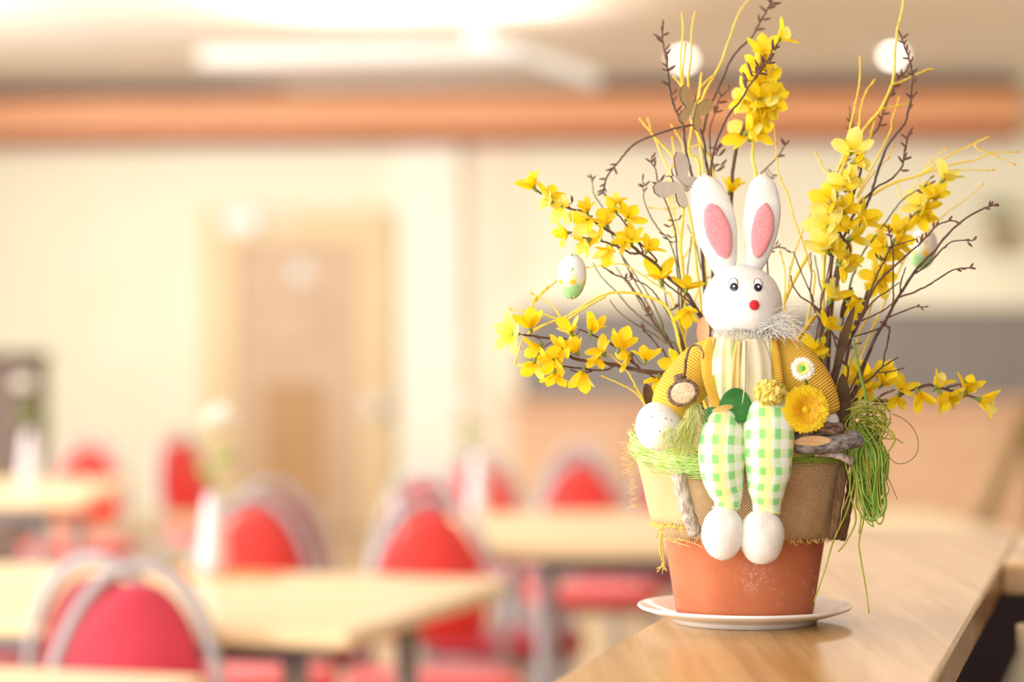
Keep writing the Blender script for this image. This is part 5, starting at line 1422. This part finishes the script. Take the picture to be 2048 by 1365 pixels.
b_.stem('b 1215,790 1160,788 1080,820 1000,910 900,1000 800,1090 700,1190 640,1300 c 690,240 640,330 580,450 510,580 440,700 400,830', 3.2, 1.4)
b_.stem('c 900,190 850,230 760,280 650,328', 1.8, 1.3, -.03, False)
b_.stem('c 960,20 880,80 770,150 700,235', 2.0, 1.3, -.02, False)
b_.stem('c 625,512 600,520 540,552 520,575', 1.6, 1.2, -.03, False)
b_.buds('b 1160,772 1200,792 1080,808 1055,830 990,885 955,912 1025,885 1000,880 970,905', 12, None, 1.2).buds('c 628,512 568,556', 9, None, 1.4)
b_ = brown('brown twig with bud tuft standing between the right blossom groups', RR, -.01)
b_.stem('b 765,830 790,920 800,1000 800,1200 800,1310 c 850,330 780,440', 2.2, 1.2, None, True)
b_.stem('b 945,905 860,930 805,950 790,965', 1.8, 1.1, -.02, False)
b_.stem('b 790,950 720,1090 660,1220 620,1340 c 690,200 600,420 500,620', 2.6, 1.6, -.01, True)
b_.buds('b 762,838 757,890 785,868 792,905 775,850 690,1010 720,1025', 12, None, 1.2)
b_ = brown('green stemmed twig curving up to the far right blossoms', RR, .03, m_grn)
b_.stem('b 995,570 930,602 860,650 790,740 720,840 660,920 600,1000 560,1100 500,1300', 2.4, 1.2).buds('b 995,568 965,606 985,575 1055,500 1060,535', 12, None, 1.2)
for i, spec in enumerate(('b 150,985 180,1060 230,1180 280,1300 c 260,190 330,260 400,380 450,520 500,650 540,780', 'b 135,1140 150,1210 200,1280 260,1320 c 330,280 420,430 470,600', 'b 265,990 270,1150 262,1260 c 300,300 370,500', 'b 290,1010 320,1180 340,1300 c 300,400 290,600', 'b 410,880 390,1050 360,1200 330,1340 c 320,400 310,600', 'b 340,1000 350,1150 330,1330 c 350,300 360,500', 'b 440,1050 400,1200 370,1340 c 380,300 400,600')):
    Branch('bare_stem', ('purple brown stem with the highest tip right of the rabbit\'s eyes', 'curving purple brown stem right of the rabbit\'s nose', 'straight purple brown stem bordering the right blossom cluster')[i] if i < 3 else 'bare purple brown stem inside the right blossom cluster', 'stem', 'bare stems on the right', m_brown, RR, (.0, -.01, .02, .03, .0, .04, .01)[i]).stem(spec, 2.5, 1.2)
b_ = brown('low dark twig fork beside the upright dry leaf', RR2, -.05, m_dark)
b_.stem('c 950,620 870,670 800,720 730,790 610,900', 2.6, 1.2).stem('c 975,716 880,740 800,745', 1.6, 1.1, -.05, False)
b_.buds('c 940,722 972,714', 9, None, 1.5)

# ---- yellow twigs
y = yellow('yellow twig spray rising behind the beige butterfly to the ceiling spot', RL, .045)
y.stem('d 425,110 430,190 415,400 415,500 425,600 470,680 490,850 470,1050 p 1398,330 1405,480 1420,640', 3.4, 1.3)
y.stem('d 510,100 490,200 480,400 465,520 470,640', 2.6, 1.2, .045, False)
y.stem('d 445,320 430,480 432,600', 2.0, 1.2, .045, False)
y.stem('d 375,535 405,570 430,610', 2.0, 1.4, .045, False).stem('d 205,290 250,335 295,372', 1.4, 1.0, .03, True) if False else y.stem('d 375,535 405,570 430,610', 2.0, 1.4, .045, False)
y.stem('d 880,0 820,75 740,280 700,400 640,520 570,650 500,850', 3.0, 1.3, .05, False)
y.stem('d 555,515 545,600 535,665 500,850', 3.0, 2.0, .045, False).stem('d 622,528 580,560 550,600', 1.8, 1.2, .045, False)
y.knots(2)
y = yellow('yellow twig crossing diagonally down from the beige butterfly', RL, .03)
y.stem('d 500,850 560,980 620,1110 p 1436,420 1446,600', 3.0, 2.4).stem('d 505,860 530,920 560,1080 575,1170', 2.0, 1.6, .03, False)
y.stem('d 440,870 430,930 450,1000 470,1010', 1.6, 1.2, .03, False); y.knots(2)
y = yellow('fan of thin yellow twigs left of the butterflies', RL2, .05)
y.stem('d 145,825 200,890 240,940 300,1000 370,1080 400,1160 430,1300 p 1385,460 1400,600', 3.0, 1.3)
y.stem('d 195,825 215,900 250,970 290,1080 350,1200 380,1300', 2.0, 1.2, .05, False)
y.stem('d 360,870 400,930 425,980 435,1040 430,1130', 1.8, 1.1, .05, False).stem('d 360,955 365,1010 380,1090', 1.6, 1.2, .05, False)
y.stem('d 355,1140 348,1200 342,1360 a 945,260', 1.7, 1.1, .05, False); y.knots(2)
y = yellow('upright yellow stems close to the left of the rabbit\'s ear', RL, .06)
y.stem('a 1015,240 1005,400 1000,480 1010,560 1020,700 1020,850 1020,1000', 4.6, 3.0)
y.stem('a 960,195 970,300 1000,420', 2.0, 1.3, .06, False).stem('a 940,215 950,330 985,430 1000,500', 2.0, 1.3, .06, False).stem('a 1068,400 1050,460 1015,520', 2.0, 1.4, .06, False)
y.stem('a 845,252 900,258 940,264 965,290', 1.2, .9, .06, False).stem('a 1140,620 1110,640 1080,720 1040,850 1020,950', 2.2, 1.4, .05, False); y.knots(2)
y = yellow('long yellow twig arching left below the hanging egg', RL2, -.01)
y.stem('a 110,785 190,800 280,810 360,835 440,800 530,740 610,705 680,695 780,705 880,740 940,790 980,900 1010,1020', 3.4, 1.3)
y.stem('a 225,705 320,760 370,825 400,830', 2.2, 1.1, -.01, False).stem('a 220,905 300,860 370,830', 2.2, 1.1, -.01, False).stem('a 345,640 280,690 225,750', 2.2, 1.2, .0, False)
y.stem('a 180,860 230,760 290,690 340,645', 1.8, 1.2, -.0, False).stem('a 135,1060 150,1010 180,930 250,880 370,835', 1.8, 1.0, -.01, False).stem('a 410,835 500,775 600,722', 2.4, 2.0, -.01, False).stem('a 510,565 600,553 690,548 760,580 850,640 930,700 970,780', 2.0, 1.1, .01, True); y.knots(2)
y = yellow('two thin yellow twigs pointing to the white egg from the left', RL2, -.03)
y.stem('a 600,1140 690,1180 760,1220 810,1275 p 1300,830 1340,890', 2.4, 1.2).stem('a 640,1030 720,1110 770,1200 812,1270', 2.4, 1.3, -.03, False); y.knots(2)
y = yellow('single long yellow twig rising right of the rabbit\'s right ear', RM, .04)
y.stem('d 1055,870 1065,1000 1075,1150 1120,1280 b 110,600 160,790 215,930 260,1090 280,1250', 2.6, 1.2); y.knots(4)
y = yellow('forked yellow twig between the right ear and the blossoms', RM, .03)
y.stem('b 265,730 200,880 130,1110 115,1270 95,1350 c 130,510', 3.4, 1.5).stem('b 245,1020 180,1130 110,1270', 4.0, 3.4, .03, False).stem('b 70,1000 100,1130 92,1340', 1.8, 1.2, .03, False); y.knots(2)
y = yellow('yellow twig spray rising to the top edge right of centre', RR, .05)
y.stem('f 820,-60 815,0 780,190 755,280 735,450 730,600 720,740 690,860 600,1050 550,1120 450,1230 380,1340 b 480,420 420,640 360,900', 3.6, 1.5)
y.stem('f 1075,680 1030,690 870,760 720,820', 2.0, 1.3, .05, False).stem('f 850,1010 720,1040 600,1060', 2.2, 1.5, .05, False).stem('f 765,970 705,1170 660,1340 b 560,630', 2.2, 1.2, .05, False).stem('f 550,1110 490,1200 440,1240', 2.2, 1.8, .05, False).stem('f 545,1130 500,1300 470,1365 b 420,560', 2.2, 1.6, .05, False)
y.stem('b 800,320 760,390 700,450 640,520 570,630', 2.0, 1.2, .05, False); y.knots(2)
y = yellow('pair of straight yellow twigs above the right blossom cluster', RR, .04)
y.stem('f 392,580 385,800 340,1040 300,1220 285,1290 b 470,380 400,560 360,800', 2.6, 1.3).stem('f 520,795 450,890 400,1050 375,1270 340,1340 b 470,400', 2.6, 1.4, .04, False); y.stem('b 300,355 340,430 390,510', 2.0, 1.3, .04, False); y.knots(3)
y = yellow('fan of yellow twigs sweeping out to the right edge', RR, .06)
y.stem('b 1405,245 1290,300 1150,370 1060,430 970,490 860,520 760,560 660,620 580,660 500,850 430,1100', 4.0, 1.6)
y.stem('b 1590,340 1440,345 1340,390 1230,410 1050,455 970,490', 2.6, 1.3, .06, False).stem('b 1580,415 1480,370 1400,335 1340,310', 1.8, 1.1, .06, False).stem('b 1440,455 1380,460 1220,455 1060,470 970,490', 1.6, 1.0, .06, False)
y.stem('b 1140,320 1060,380 1000,460 920,590 860,650', 1.8, 1.0, .06, False).stem('b 1370,555 1270,650 1150,730 1080,800 1000,900 880,1020', 2.0, 1.1, .10, True); y.knots(2)
y = yellow('yellow stems low behind the right blossoms beside the raffia', RR2, .02)
y.stem('c 740,180 700,300 640,420 600,560 560,640 p 1690,790', 2.4, 1.8).stem('c 760,330 720,450 640,570 590,640', 1.8, 1.3, .02, False)
y.stem('c 280,290 200,400 130,510 p 1590,720', 5.0, 4.2, .0, True, mat('ochre_stick', srgb(204, 160, 50), srgb(220, 178, 70), .75, 90)); y.knots(1)
Branch('green_stem', 'straight green stem dropping into the raffia at the right', 'stem', None, m_stem, (1735, 860, 2.1), -.04).stem('c 590,490 640,740 700,1000', 3.2, 2.4)

# ---- forsythia
f1 = forsythia('forsythia branch reaching up to the left above the hanging egg', RL2, -.02)
f1.stem('a 235,155 310,200 420,255 490,275 570,340 620,370 700,420 780,480 860,540 940,620 1020,690 1070,760 1110,830 1150,910', 4.4, 2.0)
f1.stem('a 430,400 500,410 600,430 680,460 740,490 785,492', 2.6, 1.8, -.02, False).stem('a 650,262 730,360 800,470', 2.2, 1.6, -.02, False).stem('a 770,420 870,520', 2.2, 1.6, -.03, False)
f1.stem('a 890,620 960,680 1040,740 1100,820', 2.0, 1.6, -.02, False)
f1.flowers([('a', 200, 110, 130, .15, 58, 'y'), ('a', 322, 158, 60, .25, 52, 'y'), ('a', 348, 255, 200, .5, 60, 'p'), ('a', 290, 215, 170, .3, 46, 'p'), ('a', 372, 390, 190, .35, 50, 'y'), ('a', 485, 330, 215, .55, 66, 'm'),
            ('a', 600, 305, 110, .5, 56, 'y'), ('a', 640, 235, 120, .2, 50, 'y'), ('a', 668, 195, 80, .2, 44, 'm'), ('a', 748, 275, 50, .4, 58, 'y'), ('a', 738, 390, 100, .5, 58, 'y'), ('a', 608, 500, 235, .4, 58, 'm'),
            ('a', 485, 455, 220, .35, 54, 'm'), ('a', 505, 240, 100, .3, 44, 'y'), ('a', 848, 440, 60, .35, 54, 'y'), ('a', 890, 575, 100, .35, 78, 'y'), ('a', 1040, 630, 80, .25, 60, 'y'), ('a', 1030, 825, 265, .35, 62, 'y'), ('a', 550, 395, 150, .5, 44, 'm'), ('a', 690, 440, 200, .5, 44, 'y')])
f1.buds('a 400,210 415,240 430,205 420,250', 12, None, 1.3)
f2 = forsythia('forsythia branch stretching left at the height of the rabbit\'s chest', RL2, -.045)
f2.stem('a 175,920 260,930 335,945 390,985 430,1040 550,1060 650,1075 780,1105 920,1122 p 1345,755 1390,800', 5.0, 2.2)
f2.stem('a 380,1085 480,1095 570,1105 620,1100 655,1078', 2.4, 1.8, -.045, False).stem('a 470,890 560,930 620,960 690,1000 740,1055 780,1090', 3.0, 1.7, -.04, False).stem('a 420,1100 480,1120 530,1110', 2.0, 1.4, -.045, False)
f2.stem('a 300,970 340,950 400,940', 1.6, 1.2, -.045, False).stem('a 745,1000 745,1030 760,1070', 1.8, 1.4, -.045, False).stem('a 800,1105 850,1135 900,1155', 2.0, 1.8, -.04, False)
f2.flowers([('a', 85, 915, 180, .55, 72, 'p'), ('a', 205, 835, 100, .35, 62, 'y'), ('a', 405, 870, 120, .35, 56, 'm'), ('a', 548, 855, 70, .2, 62, 'y'), ('a', 697, 945, 70, .3, 64, 'y'), ('a', 822, 1005, 80, .25, 60, 'y'),
            ('a', 695, 1035, 190, .3, 52, 'y'), ('a', 568, 985, 130, .4, 58, 'y'), ('a', 438, 975, 120, .4, 56, 'y'), ('a', 350, 1000, 200, .5, 58, 'y'), ('a', 225, 1010, 220, .3, 58, 'y'), ('a', 215, 1110, 250, .25, 60, 'm'),
            ('a', 318, 1080, 240, .5, 68, 'y'), ('a', 332, 1165, 262, .3, 56, 'y'), ('a', 478, 1160, 255, .3, 62, 'm'), ('a', 560, 1065, 260, .3, 46, 'y'), ('a', 955, 1065, 150, .35, 62, 'y'), ('a', 870, 1180, 250, .3, 50, 'y')])
f3 = forsythia('forsythia branch standing upright above the rabbit\'s ears', RM2, .03)
f3.stem('d 1080,275 1040,380 990,480 1000,590 950,700 880,780 850,850 805,980 780,1100 765,1240 p 1460,480 1468,600', 4.4, 2.2, mt=m_brown)
f3.stem('d 905,940 910,1000 905,1100 925,1180 p 1508,420 1500,560', 3.4, 2.6, .03, True, m_yel)
f3.flowers([('d', 1140, 225, 40, .25, 62, 'm'), ('d', 975, 310, 90, .5, 70, 'y'), ('d', 1010, 420, 20, .4, 58, 'y'), ('d', 900, 450, 170, .4, 54, 'y'), ('d', 1055, 545, 10, .4, 66, 'm'), ('d', 955, 630, 100, .7, 78, 'm'),
            ('d', 1060, 690, -20, .5, 70, 'y'), ('d', 800, 640, 160, .3, 64, 'm'), ('d', 870, 720, 190, .5, 70, 'm'), ('d', 830, 880, 130, .5, 78, 'm'), ('d', 955, 870, 20, .5, 72, 'y'), ('d', 1010, 770, -40, .4, 60, 'y'), ('d', 960, 530, 90, .5, 54, 'y'), ('d', 930, 800, 200, .5, 54, 'y'),
            ('p', 1465, 368, 70, .3, 54, 'y')])
f4 = forsythia('dense forsythia branch right of the rabbit\'s head', RR, -.01)
f4.stem('b 560,330 590,450 560,560 530,640 490,740 450,860 520,960 470,1080 430,1200 380,1340 c 330,400 320,600', 4.6, 2.2)
f4.stem('b 690,760 600,800 550,860 500,960 440,1120', 2.6, 1.8, -.01, False).stem('b 390,960 400,1050 380,1200', 2.4, 1.8, -.01, False)
f4.flowers([('b', 535, 290, 90, .75, 74, 'p'), ('b', 605, 395, 10, .3, 52, 'm'), ('b', 465, 530, 120, .6, 66, 'm'), ('b', 545, 490, 40, .5, 54, 'p'), ('b', 370, 645, 150, .65, 78, 'm'), ('b', 510, 685, 60, .5, 56, 'y'),
            ('b', 335, 810, 165, .6, 80, 'p'), ('b', 645, 760, 15, .35, 70, 'y'), ('b', 505, 800, 100, .5, 54, 'y'), ('b', 355, 930, 120, .6, 78, 'p'), ('b', 585, 890, 10, .35, 58, 'm'), ('b', 510, 1010, 45, .55, 74, 'm'),
            ('b', 510, 1105, -30, .3, 60, 'm'), ('b', 425, 1235, 70, .35, 74, 'm'), ('b', 420, 680, 80, .5, 50, 'p'), ('b', 440, 960, 30, .4, 50, 'm'), ('c', 420, 330, 60, .3, 58, 'y'), ('c', 265, 530, 95, .55, 64, 'y'), ('c', 320, 560, 270, .3, 50, 'y'), ('c', 540, 400, -20, .4, 44, 'y'), ('c', 600, 220, -40, .4, 54, 'y')])
f5 = forsythia('loose forsythia branch carrying the blossoms around the right egg', RR2, .04)
f5.stem('b 1130,540 1070,650 980,720 900,790 830,880 780,970 720,1080 650,1200 600,1340 c 560,500', 4.4, 2.0)
f5.flowers([('b', 1170, 470, 50, .4, 62, 'p'), ('b', 1070, 585, 100, .45, 66, 'y'), ('b', 955, 665, 140, .6, 60, 'p'), ('b', 1035, 720, -20, .5, 60, 'y'), ('b', 985, 790, -70, .4, 56, 'y'), ('b', 810, 820, 130, .5, 60, 'y'), ('b', 870, 900, 20, .5, 62, 'y'),
            ('b', 705, 945, 170, .5, 62, 'y'), ('b', 780, 1050, -20, .5, 64, 'y'), ('b', 655, 1130, 150, .45, 60, 'y'), ('b', 745, 1150, -20, .5, 60, 'y'), ('b', 690, 1230, 250, .4, 50, 'y'), ('b', 830, 990, 0, .4, 50, 'y'), ('b', 540, 1310, 200, .4, 46, 'y')])
f5.buds('b 905,775 930,750 870,820 915,765', 12, None, 1.3)
f6 = forsythia('low forsythia branch stretching right beside the raffia', RR2, -.01)
f6.stem('c 1600,960 1480,920 1370,890 1250,860 1200,845 1100,870 1000,905 900,960 800,975 590,985', 4.4, 2.2)
f6.stem('c 1450,835 1400,850 1345,862', 2.4, 1.8, -.01, False).stem('c 920,885 830,920 780,960', 2.6, 1.8, -.01, False).stem('c 860,1010 780,1000 700,1020 600,1010', 2.4, 1.8, .0, False).stem('c 780,775 700,800 640,880 600,950', 2.4, 1.6, .03, False)
f6.flowers([('c', 1685, 985, -15, .25, 64, 'm'), ('c', 1520, 830, 75, .25, 62, 'y'), ('c', 1525, 880, -60, .3, 46, 'm'), ('c', 1292, 800, 60, .25, 58, 'm'), ('c', 1340, 970, -50, .35, 64, 'y'), ('c', 1140, 975, -70, .35, 64, 'y'), ('c', 1000, 830, 70, .45, 58, 'y'), ('c', 860, 780, 60, .4, 62, 'y'),
            ('c', 930, 990, 250, .3, 48, 'y'), ('c', 690, 760, 100, .45, 66, 'y'), ('c', 590, 740, 140, .4, 58, 'y'), ('c', 720, 900, -30, .4, 56, 'y'), ('c', 640, 860, 180, .4, 50, 'y'), ('c', 850, 700, 90, .4, 44, 'y'), ('c', 1420, 950, -20, .3, 48, 'y'), ('c', 500, 800, 120, .4, 48, 'y')])
